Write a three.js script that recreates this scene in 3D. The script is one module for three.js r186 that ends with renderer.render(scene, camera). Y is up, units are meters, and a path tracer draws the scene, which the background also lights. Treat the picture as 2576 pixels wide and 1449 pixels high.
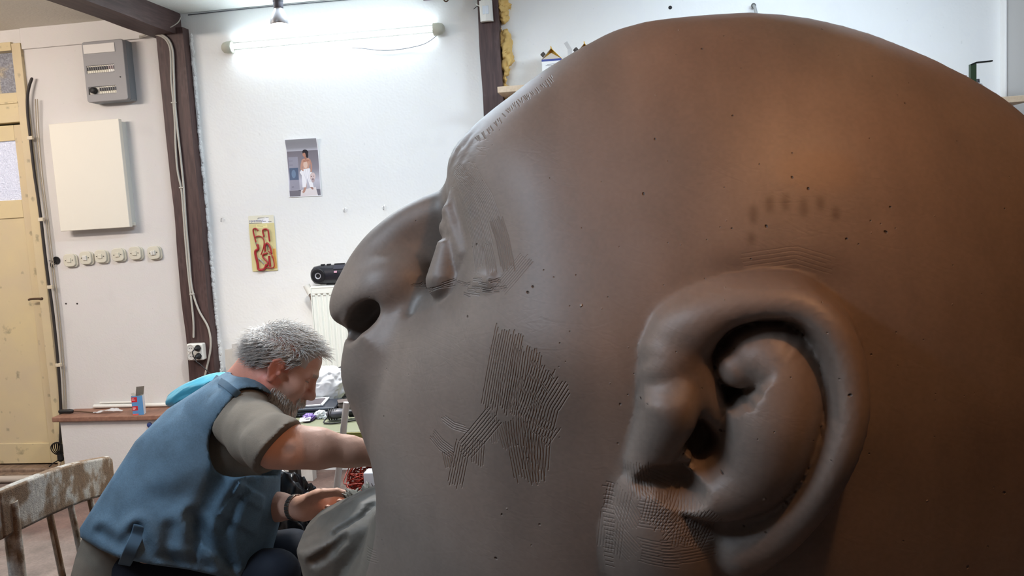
import * as THREE from 'three';
import { mergeGeometries, mergeVertices } from 'three/addons/utils/BufferGeometryUtils.js';
import { RoundedBoxGeometry } from 'three/addons/geometries/RoundedBoxGeometry.js';
import { RectAreaLightUniformsLib } from 'three/addons/lights/RectAreaLightUniformsLib.js';

// ---------------------------------------------------------------- camera, exposure, large lights
const scene = new THREE.Scene();
scene.background = new THREE.Color(0x05060a);
const F = 2061, RAD = Math.PI / 180;
const camera = new THREE.PerspectiveCamera(2 * Math.atan(724.5 / F) / RAD, 2576 / 1449, 0.05, 60);
camera.position.set(0, 1.5, 0);
camera.rotation.set(-5.5 * RAD, 8 * RAD, -3.2 * RAD, 'YXZ');
camera.updateMatrixWorld(true);
const renderer = new THREE.WebGLRenderer({ antialias: true });
renderer.toneMapping = THREE.LinearToneMapping;
renderer.toneMappingExposure = 0.74;
renderer.shadowMap.enabled = true;
RectAreaLightUniformsLib.init();
const LAMP = {                                   // lamps in view and added unseen ones, tuned here
  wallTubeGlow: 34, wallTubeArea: 34,            // tube on the rear wall
  ceilTubeGlow: 20, ceilTubeArea: 58,            // added unseen twin tubes on the ceiling, behind the head
  leftTubeGlow: 60, leftTubeArea: 95,             // unseen tube on the ceiling of the left part
  rightTubeGlow: 8, rightTubeArea: 70,         // added unseen tube on the ceiling behind the back of the head
  nearTubeGlow: 14, nearTubeArea: 84,            // added unseen tube on the ceiling above the man
  bulbGlow: 40, bulbSpot: 14,                    // reflector bulb hanging in view
  warmGlow: 10, warmPoint: 2.15,                    // unseen warm bulb on the right
  paneGlow: 0.35,                                // daylight in the door's glass
};

// ---------------------------------------------------------------- helpers
let seedState = 1;
function rnd() { seedState = (seedState + 0x6d2b79f5) | 0; let t = Math.imul(seedState ^ (seedState >>> 15), 1 | seedState); t = (t + Math.imul(t ^ (t >>> 7), 61 | t)) ^ t; return ((t ^ (t >>> 14)) >>> 0) / 4294967296; }
const seed = (s) => { seedState = s * 7919 + 13; };
const V = (x, y, z) => new THREE.Vector3(x, y, z);
const mix = (a, b, t) => a + (b - a) * t;
const clamp = (x, a = 0, b = 1) => Math.min(b, Math.max(a, x));
const sstep = (a, b, x) => { const t = clamp((x - a) / (b - a)); return t * t * (3 - 2 * t); };
const hash3 = (x, y, z) => { let h = Math.imul(x, 374761393) + Math.imul(y, 668265263) + Math.imul(z, 2147483647 ^ 0x5bd1e995); h = Math.imul(h ^ (h >>> 13), 1274126177); return ((h ^ (h >>> 16)) >>> 0) / 4294967296; };
function noise3(x, y, z) {
  const ix = Math.floor(x), iy = Math.floor(y), iz = Math.floor(z), s = (t) => t * t * (3 - 2 * t);
  const fx = s(x - ix), fy = s(y - iy), fz = s(z - iz);
  const c = (dx, dy, dz) => hash3(ix + dx, iy + dy, iz + dz);
  return mix(mix(mix(c(0, 0, 0), c(1, 0, 0), fx), mix(c(0, 1, 0), c(1, 1, 0), fx), fy), mix(mix(c(0, 0, 1), c(1, 0, 1), fx), mix(c(0, 1, 1), c(1, 1, 1), fx), fy), fz) * 2 - 1;
}
const fbm = (x, y, z, n = 4) => { let s = 0, a = 0.5; for (let i = 0; i < n; i++) { s += a * noise3(x, y, z); x *= 2.03; y *= 2.03; z *= 2.03; a *= 0.5; } return s; };

// the point of the room that the photograph shows at (px, py): at a given distance, or on a plane of the room
const rayOf = (px, py) => V((px - 1288) / F, (724.5 - py) / F, -1).applyQuaternion(camera.quaternion);
const at = (px, py, depth) => rayOf(px, py).multiplyScalar(depth).add(camera.position);
const WALLZ = -4.6;
const onZ = (px, py, z) => { const r = rayOf(px, py); return r.multiplyScalar(z / r.z).add(camera.position); };
const onWall = (px, py, off = 0) => onZ(px, py, WALLZ + off);
const onY = (px, py, y) => { const r = rayOf(px, py); return r.multiplyScalar((y - camera.position.y) / r.y).add(camera.position); };

// names, labels, groups
const taken = new Map();
function numbered(name) { const n = taken.get(name) || 0; taken.set(name, n + 1); return n ? name + '_' + String(n).padStart(3, '0') : name; }
const shade = (m) => { m.castShadow = true; m.receiveShadow = true; return m; };
function tag(o, label, category, group) { o.userData.label = label; o.userData.category = category; if (group) o.userData.group = group; return o; }
function thing(name, label, category, pos, group) {
  const o = new THREE.Group(); o.name = numbered(name); if (pos) o.position.copy(pos);
  scene.add(o); tag(o, label, category, group); o.updateMatrixWorld(true); return o;
}
function part(parent, name, geo, mat, label) {           // geometry in the parent's own frame
  const m = shade(new THREE.Mesh(Array.isArray(geo) ? merge(geo) : geo, mat)); m.name = name; parent.add(m);
  if (label) m.userData.label = label; return m;
}
function solo(name, geo, mat, label, category, pos, group) {
  const m = shade(new THREE.Mesh(Array.isArray(geo) ? merge(geo) : geo, mat)); m.name = numbered(name); if (pos) m.position.copy(pos);
  scene.add(m); return tag(m, label, category, group);
}
function struct(name, geo, mat, pos) {
  const m = shade(new THREE.Mesh(Array.isArray(geo) ? merge(geo) : geo, mat)); m.name = name; if (pos) m.position.copy(pos);
  m.userData.kind = 'structure'; scene.add(m); return m;
}
function structGroup(name, pos) { const o = new THREE.Group(); o.name = name; if (pos) o.position.copy(pos); o.userData.kind = 'structure'; scene.add(o); return o; }
function merge(list) {
  list = list.map((g) => { let q = g.index ? g.toNonIndexed() : g; for (const k of Object.keys(q.attributes)) if (!['position', 'normal', 'uv'].includes(k)) q.deleteAttribute(k); if (!q.attributes.uv) boxUV(q); return q; });
  return mergeGeometries(list);
}
// uv in metres from the dominant direction of each face
function boxUV(g, s = 1) {
  if (g.index) g = g.toNonIndexed();
  const p = g.attributes.position, n = g.attributes.normal, uv = new Float32Array(p.count * 2), A = [0, 0, 0];
  for (let i = 0; i < p.count; i += 3) {
    A[0] = A[1] = A[2] = 0; for (let k = i; k < i + 3; k++) { A[0] += n.getX(k); A[1] += n.getY(k); A[2] += n.getZ(k); }
    const ax = Math.abs(A[0]), ay = Math.abs(A[1]), az = Math.abs(A[2]);
    for (let k = i; k < i + 3; k++) { const [u, v] = az >= ax && az >= ay ? [p.getX(k), p.getY(k)] : ax >= ay ? [p.getZ(k), p.getY(k)] : [p.getX(k), p.getZ(k)]; uv[k * 2] = u * s; uv[k * 2 + 1] = v * s; }
  }
  g.setAttribute('uv', new THREE.BufferAttribute(uv, 2)); return g;
}
function box(w, h, d, x = 0, y = 0, z = 0, r = 0.003, rot) {
  const g = new RoundedBoxGeometry(w, h, d, 2, Math.min(r, w / 2.01, h / 2.01, d / 2.01));
  boxUV(g); if (rot) g.applyMatrix4(new THREE.Matrix4().makeRotationFromEuler(new THREE.Euler(...rot))); g.translate(x, y, z); return g;
}
const block = (x0, x1, y0, y1, z0, z1, r = 0.003) => box(x1 - x0, y1 - y0, z1 - z0, (x0 + x1) / 2, (y0 + y1) / 2, (z0 + z1) / 2, r);
function tube(pts, r, seg = 0, sides = 8) {
  const c = new THREE.CatmullRomCurve3(pts.map((p) => (p.isVector3 ? p : V(...p))), false, 'centripetal');
  const t = new THREE.TubeGeometry(c, seg || pts.length * 8, r, sides), list = [t];
  for (const e of [0, 1]) { const s = new THREE.SphereGeometry(r, sides, 4); s.translate(...c.getPoint(e).toArray()); list.push(s); }
  return merge(list);
}
function rod(a, b, r0, r1 = r0, sides = 14) {            // straight round bar from a to b
  const d = b.clone().sub(a), g = new THREE.CylinderGeometry(r1, r0, d.length(), sides, 1);
  g.applyQuaternion(new THREE.Quaternion().setFromUnitVectors(V(0, 1, 0), d.clone().normalize()));
  g.translate(...a.clone().add(b).multiplyScalar(0.5).toArray()); return g;
}
function lathe(profile, seg = 28) { return new THREE.LatheGeometry(profile.map(([r, y]) => new THREE.Vector2(r, y)), seg); }
function extrude(pts, depth, bevel = 0.002, holes) {
  const s = new THREE.Shape(pts.map(([x, y]) => new THREE.Vector2(x, y)));
  if (holes) for (const h of holes) s.holes.push(new THREE.Path(h.map(([x, y]) => new THREE.Vector2(x, y))));
  const g = new THREE.ExtrudeGeometry(s, { depth, bevelEnabled: bevel > 0, bevelThickness: bevel, bevelSize: bevel, bevelSegments: 2, curveSegments: 8 });
  return boxUV(g);
}
function roundRect(w, h, r, n = 5) {
  const out = [];
  for (const [cx, cy, a] of [[w / 2 - r, h / 2 - r, 0], [-w / 2 + r, h / 2 - r, 90], [-w / 2 + r, -h / 2 + r, 180], [w / 2 - r, -h / 2 + r, 270]])
    for (let i = 0; i <= n; i++) { const t = (a + (90 * i) / n) * RAD; out.push([cx + r * Math.cos(t), cy + r * Math.sin(t)]); }
  return out;
}
const spin = (g, x, y, z) => g.applyMatrix4(new THREE.Matrix4().makeRotationFromEuler(new THREE.Euler(x, y, z)));
const move = (g, x, y, z) => g.translate(x, y, z);
const moveV = (g, v) => g.translate(v.x, v.y, v.z);

function ico(r, detail) { const g = new THREE.IcosahedronGeometry(r, detail); g.deleteAttribute('normal'); g.deleteAttribute('uv'); return mergeVertices(g, 1e-6); }
// textures
function canvasTex(w, h, draw, srgb = true, repeat) {
  const c = document.createElement('canvas'); c.width = w; c.height = h; draw(c.getContext('2d'), w, h);
  const t = new THREE.CanvasTexture(c); if (srgb) t.colorSpace = THREE.SRGBColorSpace;
  t.wrapS = t.wrapT = THREE.RepeatWrapping; t.magFilter = THREE.LinearFilter; if (repeat) t.repeat.set(...repeat); return t;
}
function fieldTex(n, f, srgb = false, repeat) {          // f(u, v) -> grey or [r, g, b], 0..1
  const d = new Uint8Array(n * n * 4);
  for (let j = 0, o = 0; j < n; j++) for (let i = 0; i < n; i++, o += 4) {
    const c = f(i / n, j / n), a = c.length ? c : [c, c, c];
    for (let k = 0; k < 3; k++) d[o + k] = clamp(a[k]) * 255; d[o + 3] = 255;
  }
  const t = new THREE.DataTexture(d, n, n); t.magFilter = THREE.LinearFilter; t.wrapS = t.wrapT = THREE.RepeatWrapping;
  if (srgb) t.colorSpace = THREE.SRGBColorSpace; if (repeat) t.repeat.set(...repeat); t.needsUpdate = true; return t;
}
// noise that tiles with period p cells
function tnoise(u, v, p, s = 0) {
  const x = u * p, y = v * p, ix = Math.floor(x), iy = Math.floor(y), q = (t) => t * t * (3 - 2 * t), fx = q(x - ix), fy = q(y - iy);
  const c = (a, b) => hash3(((ix + a) % p + p) % p, ((iy + b) % p + p) % p, s);
  return mix(mix(c(0, 0), c(1, 0), fx), mix(c(0, 1), c(1, 1), fx), fy);
}
const tfbm = (u, v, p, n, s = 0) => { let r = 0, a = 0.5; for (let i = 0; i < n; i++) { r += a * tnoise(u, v, p, s + i); p *= 2; a *= 0.5; } return r; };
const std = (o) => new THREE.MeshStandardMaterial(o);
const phys = (o) => new THREE.MeshPhysicalMaterial(o);
const plain = (color, roughness = 0.6, metalness = 0, more = {}) => std({ color, roughness, metalness, ...more });

// surface nets: the zero surface of f (negative inside) on a grid, as an indexed geometry
function surfaceNets(f, lo, hi, cell, column) {
  const nx = Math.ceil((hi[0] - lo[0]) / cell) + 1, ny = Math.ceil((hi[1] - lo[1]) / cell) + 1, nz = Math.ceil((hi[2] - lo[2]) / cell) + 1;
  const val = new Float32Array(nx * ny * nz), sx = 1, sy = nx, sz = nx * ny;
  for (let j = 0; j < ny; j++) for (let i = 0; i < nx; i++) {
    const x = lo[0] + i * cell, y = lo[1] + j * cell, ctx = column ? column(x, y) : null;
    for (let k = 0, o = j * sy + i; k < nz; k++, o += sz) val[o] = f(x, y, lo[2] + k * cell, ctx);
  }
  const vid = new Int32Array(nx * ny * nz).fill(-1), pos = [];
  const off = [0, sx, sy, sx + sy, sz, sx + sz, sy + sz, sx + sy + sz];
  const E = [[0, 1], [0, 2], [0, 4], [1, 3], [1, 5], [2, 3], [2, 6], [3, 7], [4, 5], [4, 6], [5, 7], [6, 7]];
  for (let k = 0; k < nz - 1; k++) for (let j = 0; j < ny - 1; j++) for (let i = 0; i < nx - 1; i++) {
    const o = i + j * sy + k * sz; let m = 0;
    for (let c = 0; c < 8; c++) if (val[o + off[c]] < 0) m |= 1 << c;
    if (m === 0 || m === 255) continue;
    let n = 0, X = 0, Y = 0, Z = 0;
    for (const [a, b] of E) {
      if (((m >> a) & 1) === ((m >> b) & 1)) continue;
      const va = val[o + off[a]], vb = val[o + off[b]], t = va / (va - vb);
      X += mix(a & 1, b & 1, t); Y += mix((a >> 1) & 1, (b >> 1) & 1, t); Z += mix(a >> 2, b >> 2, t); n++;
    }
    vid[o] = pos.length / 3; pos.push(lo[0] + (i + X / n) * cell, lo[1] + (j + Y / n) * cell, lo[2] + (k + Z / n) * cell);
  }
  const idx = [];
  const quad = (a, b, c, d, flip) => { if (a < 0 || b < 0 || c < 0 || d < 0) return; if (flip) idx.push(a, c, b, a, d, c); else idx.push(a, b, c, a, c, d); };
  for (let k = 1; k < nz - 1; k++) for (let j = 1; j < ny - 1; j++) for (let i = 1; i < nx - 1; i++) {
    const o = i + j * sy + k * sz, s = val[o] < 0;
    if (s !== val[o + sx] < 0) quad(vid[o - sy - sz], vid[o - sz], vid[o], vid[o - sy], !s);
    if (s !== val[o + sy] < 0) quad(vid[o - sx - sz], vid[o - sx], vid[o], vid[o - sz], !s);
    if (s !== val[o + sz] < 0) quad(vid[o - sx - sy], vid[o - sy], vid[o], vid[o - sx], !s);
  }
  const g = new THREE.BufferGeometry();
  g.setAttribute('position', new THREE.BufferAttribute(new Float32Array(pos), 3)); g.setIndex(idx); g.computeVertexNormals(); return g;
}
// splits an indexed geometry by a class per vertex: returns one geometry per class, with shared normals
function splitBy(g, classOf, n) {
  const p = g.attributes.position, nn = g.attributes.normal, uv = g.attributes.uv, col = g.attributes.color, cls = new Uint8Array(p.count);
  for (let i = 0; i < p.count; i++) cls[i] = classOf(p.getX(i), p.getY(i), p.getZ(i));
  const lists = Array.from({ length: n }, () => []), ix = g.index.array;
  for (let i = 0; i < ix.length; i += 3) lists[Math.max(cls[ix[i]], cls[ix[i + 1]], cls[ix[i + 2]])].push(ix[i], ix[i + 1], ix[i + 2]);
  return lists.map((list) => {
    const map = new Map(), P = [], N = [], U = [], C = [], I = [];
    for (const v of list) {
      let k = map.get(v);
      if (k === undefined) { k = map.size; map.set(v, k); P.push(p.getX(v), p.getY(v), p.getZ(v)); N.push(nn.getX(v), nn.getY(v), nn.getZ(v)); if (uv) U.push(uv.getX(v), uv.getY(v)); if (col) C.push(col.getX(v), col.getY(v), col.getZ(v)); }
      I.push(k);
    }
    const r = new THREE.BufferGeometry();
    r.setAttribute('position', new THREE.Float32BufferAttribute(P, 3)); r.setAttribute('normal', new THREE.Float32BufferAttribute(N, 3));
    if (uv) r.setAttribute('uv', new THREE.Float32BufferAttribute(U, 2)); if (col) r.setAttribute('color', new THREE.Float32BufferAttribute(C, 3)); r.setIndex(I); return r;
  });
}
// distances
const len3 = (x, y, z) => Math.sqrt(x * x + y * y + z * z);
const smin = (a, b, k) => { const h = Math.max(k - Math.abs(a - b), 0) / k; return Math.min(a, b) - h * h * k * 0.25; };
const smax = (a, b, k) => -smin(-a, -b, k);
function capsule(a, b, ra, rb) {                          // tapered capsule
  const dx = b.x - a.x, dy = b.y - a.y, dz = b.z - a.z, L = dx * dx + dy * dy + dz * dz || 1e-9;
  return (x, y, z) => { const px = x - a.x, py = y - a.y, pz = z - a.z, t = clamp((px * dx + py * dy + pz * dz) / L); return len3(px - dx * t, py - dy * t, pz - dz * t) - mix(ra, rb, t); };
}
function ellipsoid(c, rx, ry, rz, q) {
  const iq = q ? q.clone().invert() : null, v = new THREE.Vector3();
  return (x, y, z) => { v.set(x - c.x, y - c.y, z - c.z); if (iq) v.applyQuaternion(iq); const k0 = len3(v.x / rx, v.y / ry, v.z / rz), k1 = len3(v.x / (rx * rx), v.y / (ry * ry), v.z / (rz * rz)); return k1 < 1e-9 ? -Math.min(rx, ry, rz) : (k0 * (k0 - 1)) / k1; };
}
function polyDist(poly) {                                // signed distance to a closed polygon, positive inside
  const n = poly.length;
  return (x, y) => {
    let best = 1e9, inside = false;
    for (let i = 0, j = n - 1; i < n; j = i++) {
      const ax = poly[j][0], ay = poly[j][1], bx = poly[i][0], by = poly[i][1], ex = bx - ax, ey = by - ay, wx = x - ax, wy = y - ay;
      const t = clamp((wx * ex + wy * ey) / (ex * ex + ey * ey || 1e-12)), qx = wx - ex * t, qy = wy - ey * t; best = Math.min(best, qx * qx + qy * qy);
      if (ay > y !== by > y && x < ((bx - ax) * (y - ay)) / (by - ay) + ax) inside = !inside;
    }
    return inside ? Math.sqrt(best) : -Math.sqrt(best);
  };
}
function smoothPoly(pts, n) {                            // closed Catmull-Rom through the points
  const c = new THREE.CatmullRomCurve3(pts.map(([x, y]) => V(x, y, 0)), true, 'centripetal');
  return c.getSpacedPoints(n).slice(0, n).map((p) => [p.x, p.y]);
}
function pathDist(pts) {                                 // distance to an open polyline and the place along it (0..1)
  return (x, y) => {
    let best = 1e9, where = 0;
    for (let i = 0; i < pts.length - 1; i++) {
      const ax = pts[i][0], ay = pts[i][1], ex = pts[i + 1][0] - ax, ey = pts[i + 1][1] - ay, t = clamp(((x - ax) * ex + (y - ay) * ey) / (ex * ex + ey * ey || 1e-12));
      const d = Math.hypot(x - ax - ex * t, y - ay - ey * t); if (d < best) { best = d; where = (i + t) / (pts.length - 1); }
    }
    return [best, where];
  };
}
// ---------------------------------------------------------------- the room
const CEIL = 2.735;
seed(3);
const plasterBump = fieldTex(1024, (u, v) => {
  const a = tfbm(u, v, 6, 6, 5), b = tnoise(u, v, 190, 40), c = tfbm(u, v, 60, 3, 77);
  return 0.5 * a + 0.2 * b + 0.3 * c;
}, false);
const wallColor = (r, g, b, dirt, s) => fieldTex(512, (u, v) => {
  const n = tfbm(u, v, 3, 5, s) - 0.5, k = tfbm(u, v, 14, 4, s + 9), sp = tnoise(u, v, 200, s + 4) > 0.985 ? 0.05 : 0;
  const d = 1 + n * 0.05 - Math.max(0, k - 0.62) * dirt * 0.15 - sp; return [r * d, g * d, b * d];
}, true);
const rep = (t, x, y) => { const c = t.clone(); c.repeat.set(x, y); c.needsUpdate = true; return c; };
const M = {};
M.wall = std({ map: rep(wallColor(0.93, 0.93, 0.92, 0.5, 11), 0.4, 0.4), bumpMap: rep(plasterBump, 0.6, 0.6), bumpScale: 0.0018, roughness: 0.9 });
M.wallLeft = std({ map: rep(wallColor(0.87, 0.86, 0.85, 0.6, 21), 0.5, 0.5), bumpMap: rep(plasterBump, 0.8, 0.8), bumpScale: 0.0015, roughness: 0.9 });
M.ceiling = std({ map: rep(wallColor(0.87, 0.88, 0.86, 0.4, 31), 0.5, 0.5), bumpMap: rep(plasterBump, 0.7, 0.7), bumpScale: 0.002, roughness: 0.92 });
M.ceilingLeft = std({ map: rep(wallColor(0.88, 0.86, 0.81, 0.5, 33), 0.5, 0.5), bumpMap: rep(plasterBump, 0.7, 0.7), bumpScale: 0.002, roughness: 0.92 });
M.farWall = std({ map: rep(wallColor(0.24, 0.22, 0.21, 0.5, 35), 0.5, 0.5), roughness: 0.95 });
M.floor = std({ map: rep(fieldTex(1024, (u, v) => {
  const n = tfbm(u, v, 5, 6, 3), d = tfbm(u, v, 24, 4, 61), f = tnoise(u, v, 256, 9), k = sstep(0.42, 0.62, n), q = 0.85 + 0.3 * (d - 0.5) + 0.08 * (f - 0.5);
  return [mix(0.50, 0.60, k) * q, mix(0.40, 0.545, k) * q, mix(0.365, 0.515, k) * q];
}, true), 0.45, 0.45), bumpMap: rep(plasterBump, 0.9, 0.9), bumpScale: 0.004, roughness: 0.85 });
function woodMat(c0, c1, rough, s, sx = 1, sy = 1, wear) {   // grain runs along v
  const t = fieldTex(512, (u, v) => {
    const w = tfbm(u, v, 4, 4, s) * 0.35, g = tnoise(u + w * 0.15, v * 0.25, 48, s + 1) * 0.6 + tnoise(u, v * 0.25, 128, s + 2) * 0.4;
    let k = clamp(g * 0.9 + w - 0.1); let r = [0, 1, 2].map((i) => mix(c0[i], c1[i], k));
    if (wear) { const q = sstep(wear.lo, wear.hi, tfbm(u, v, 5, 5, s + 30) * 0.8 + 0.2 * tnoise(u, v, 60, s + 8)); r = r.map((x, i) => mix(x, wear.c[i], q * wear.a)); }
    return r;
  }, true);
  return std({ map: rep(t, sx, sy), bumpMap: rep(t, sx, sy), bumpScale: 0.0015, roughness: rough });
}
M.post = woodMat([0.22, 0.15, 0.145], [0.36, 0.27, 0.255], 0.6, 51, 2, 0.8, { lo: 0.5, hi: 0.75, c: [0.42, 0.36, 0.35], a: 0.35 });
M.shelfWood = woodMat([0.80, 0.70, 0.58], [0.88, 0.79, 0.68], 0.55, 55, 2, 2);
M.ledgeWood = woodMat([0.50, 0.36, 0.30], [0.62, 0.46, 0.38], 0.6, 57, 1.5, 1.5);
M.sill = woodMat([0.38, 0.31, 0.26], [0.62, 0.53, 0.45], 0.6, 59, 1.5, 1.5);

const X0 = -5.2, X1 = 3.2, ZF = 2.6;
struct('floor', block(X0 - 0.2, X1 + 0.2, -0.12, 0, WALLZ - 1.6, ZF + 0.2, 0.001), M.floor);
struct('ceiling', block(-2.62, X1 + 0.2, CEIL, CEIL + 0.15, WALLZ - 0.2, ZF + 0.2, 0.001), M.ceiling);
struct('ceiling_left', block(X0 - 0.2, -2.62, CEIL, CEIL + 0.15, WALLZ - 0.2, ZF + 0.2, 0.001), M.ceilingLeft);
struct('wall_rear', block(-2.56, X1 + 0.2, 0, CEIL, WALLZ - 0.18, WALLZ, 0.001), M.wall);
const DX0 = -4.35, DX1 = -3.535;                              // door opening
struct('wall_rear_left', [block(DX1 + 0.0, -2.56, 0, CEIL, WALLZ - 0.18, WALLZ, 0.001), block(DX0, DX1, 2.62, CEIL, WALLZ - 0.18, WALLZ, 0.001), block(X0, DX0, 0, CEIL, WALLZ - 0.18, WALLZ, 0.001)], M.wallLeft);
struct('corner_line_2', tube([[-2.45, CEIL - 0.012, WALLZ + 0.004], [-2.0, CEIL - 0.008, WALLZ + 0.004], [-1.3, CEIL - 0.012, WALLZ + 0.004], [-0.75, CEIL - 0.01, WALLZ + 0.004]], 0.0028, 40, 6), plain(0x55565a, 0.7));  // thin dark line along the ceiling corner
struct('wall_left', block(X0 - 0.15, X0, 0, CEIL, WALLZ, ZF, 0.001), M.wallLeft);
struct('wall_right', block(X1, X1 + 0.15, 0, CEIL, WALLZ, ZF, 0.001), M.farWall);
struct('wall_front', block(X0, X1, 0, CEIL, ZF, ZF + 0.15, 0.001), M.farWall);
// ---------------------------------------------------------------- lamps
M.lampBody = plain(0xd8d6cc, 0.5);
M.lampCap = plain(0xb9b8a8, 0.55);
M.tubeGlass = std({ color: 0xffffff, emissive: 0xe2f3ff, emissiveIntensity: LAMP.wallTubeGlow, roughness: 0.3 });
function areaLight(parent, w, h, color, intensity, pos, target) {
  const l = new THREE.RectAreaLight(color, intensity, w, h); l.position.copy(pos); parent.add(l); parent.updateMatrixWorld(true);
  l.lookAt(target); l.castShadow = true; return l;
}
{
  const a = onWall(557, 118, 0.05), b = onWall(1115, 72, 0.05), y = (a.y + b.y) / 2, L = b.x - a.x;
  const t = thing('tube_lamp', 'lit white fluorescent tube lamp with beige end caps on the rear wall', 'lamp', V((a.x + b.x) / 2, y, WALLZ));
  part(t, 'backplate', box(L - 0.06, 0.034, 0.024, 0, 0.008, 0.012, 0.006), M.lampBody);
  for (const s of [-1, 1]) {
    const cap = lathe([[0.0005, 0.062], [0.018, 0.06], [0.029, 0.05], [0.034, 0.03], [0.035, 0], [0.0005, -0.002]], 20); spin(cap, 0, 0, -s * Math.PI / 2); cap.scale(1, 1, 0.9); move(cap, s * (L / 2 - 0.058), 0, 0.034);
    const c = part(t, 'end_cap', cap, M.lampCap, 'beige plastic end cap');
    for (const k of [-1, 1]) part(c, 'pin', move(spin(new THREE.CylinderGeometry(0.003, 0.003, 0.02, 8), 0, 0, Math.PI / 2), s * (L / 2 - 0.066), k * 0.009, 0.052), plain(0x9a9a98, 0.3, 1));
  }
  part(t, 'tube', move(spin(new THREE.CylinderGeometry(0.0135, 0.0135, L - 0.13, 18), 0, 0, Math.PI / 2), 0, 0, 0.05), M.tubeGlass, 'glowing glass tube');
  areaLight(t, L - 0.14, 0.03, 0xe2f3ff, LAMP.wallTubeArea, V(0, 0, 0.07), t.position.clone().add(V(0, -0.25, 1)));
  const wire = [[1100, 88], [1088, 98], [1068, 110], [1030, 120], [985, 126], [950, 126], [915, 122], [886, 120]].map(([x, y2], i) => onWall(x, y2, 0.012 + (i < 3 ? 0.012 : 0)).sub(t.position));
  part(t, 'cord', tube(wire, 0.0026, 60, 6), plain(0x77787c, 0.6), 'thin grey wire looping below the tube');
}
{
  const p = at(704, 62, 3.25);
  const t = thing('reflector_bulb', 'hanging reflector bulb with a lit downward face in front of the wall tube', 'light bulb', p);
  part(t, 'glass', lathe([[0.0335, 0.0], [0.036, 0.006], [0.0345, 0.022], [0.027, 0.042], [0.0185, 0.058], [0.0165, 0.064]], 32), plain(0xb6b4b4, 0.35, 0.2), 'silvered glass flank');
  part(t, 'bulb_face', lathe([[0.0005, -0.005], [0.018, -0.004], [0.030, -0.001], [0.0335, 0.0005]], 32), std({ color: 0xffffff, emissive: 0xfff6ea, emissiveIntensity: LAMP.bulbGlow }), 'glowing frosted face');
  part(t, 'lamp_holder', lathe([[0.0155, 0.062], [0.019, 0.064], [0.0195, 0.085], [0.018, 0.087], [0.0205, 0.089], [0.021, 0.13], [0.012, 0.146], [0.006, 0.15]], 24), plain(0x5b5a60, 0.55));
  part(t, 'cord', rod(V(0, 0.148, 0), V(0, CEIL - p.y, 0), 0.004), plain(0x8b8b88, 0.6));
  const s = new THREE.SpotLight(0xfff6ea, LAMP.bulbSpot, 0, 70 * RAD, 0.6, 2); s.position.set(0, -0.02, 0); s.target.position.set(0, -1, 0); s.castShadow = true; s.shadow.radius = 3; t.add(s, s.target);
}
// added fittings outside the picture, put in to light the room
function unseenCeilingLamp(label, pos, L, alongX, tint, glow, area, aim) {
  const t = thing('unseen_ceiling_lamp', label, 'lamp', pos), q = (g) => (alongX ? spin(g, 0, Math.PI / 2, 0) : g);
  part(t, 'housing', q(box(0.2, 0.06, L + 0.1, 0, -0.03, 0, 0.01)), M.lampBody);
  const g = std({ color: 0xffffff, emissive: tint, emissiveIntensity: glow });
  for (const s of [-1, 1]) part(t, 'tube', q(move(spin(new THREE.CylinderGeometry(0.013, 0.013, L, 16), Math.PI / 2, 0, 0), s * 0.055, -0.08, 0)), g);
  const l = areaLight(t, 0.16, L, tint, area, V(0, -0.1, 0), aim || pos.clone().add(V(0, -2, 0.0001))); if (alongX) l.rotateZ(Math.PI / 2);
}
unseenCeilingLamp('unseen twin fluorescent ceiling lamp between the clay head and the rear wall', V(-1.3, CEIL, -3.25), 1.2, true, 0xd9ecff, LAMP.ceilTubeGlow, LAMP.ceilTubeArea);
unseenCeilingLamp('unseen twin fluorescent ceiling lamp on the left beyond the beam', V(-3.9, CEIL, -2.5), 1.2, true, 0xfff1e6, LAMP.leftTubeGlow, LAMP.leftTubeArea, V(-3.4, 1.5, WALLZ));
unseenCeilingLamp('unseen twin fluorescent ceiling lamp near the right end of the rear wall', V(0.9, CEIL, -3.35), 1.2, true, 0xd9ecff, LAMP.rightTubeGlow, LAMP.rightTubeArea, V(1.05, 1.75, WALLZ));
unseenCeilingLamp('unseen twin fluorescent ceiling lamp above the man', V(-1.75, CEIL, -0.9), 1.2, false, 0xd9ecff, LAMP.nearTubeGlow, LAMP.nearTubeArea);
{
  const p = V(0.55, 2.58, -0.72);  // added bulb outside the picture for the warm light on the clay
  const t = thing('unseen_warm_bulb', 'unseen warm incandescent bulb hanging in front of the clay head', 'light bulb', p);
  part(t, 'glass', lathe([[0.0005, -0.06], [0.02, -0.056], [0.031, -0.04], [0.032, -0.025], [0.024, -0.002], [0.0145, 0.02], [0.013, 0.03]], 24), std({ color: 0xffffff, emissive: 0xffb47a, emissiveIntensity: LAMP.warmGlow }));
  part(t, 'lamp_holder', lathe([[0.0135, 0.028], [0.019, 0.03], [0.02, 0.075], [0.006, 0.085]], 20), plain(0x2a2a2c, 0.5));
  part(t, 'cord', rod(V(0, 0.083, 0), V(0, CEIL - p.y, 0), 0.004), plain(0x8b8b88, 0.6));
  const l = new THREE.PointLight(0xffb47a, LAMP.warmPoint, 0, 2); l.position.set(0, -0.03, 0); l.castShadow = true; l.shadow.radius = 2; t.add(l);
}
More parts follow.
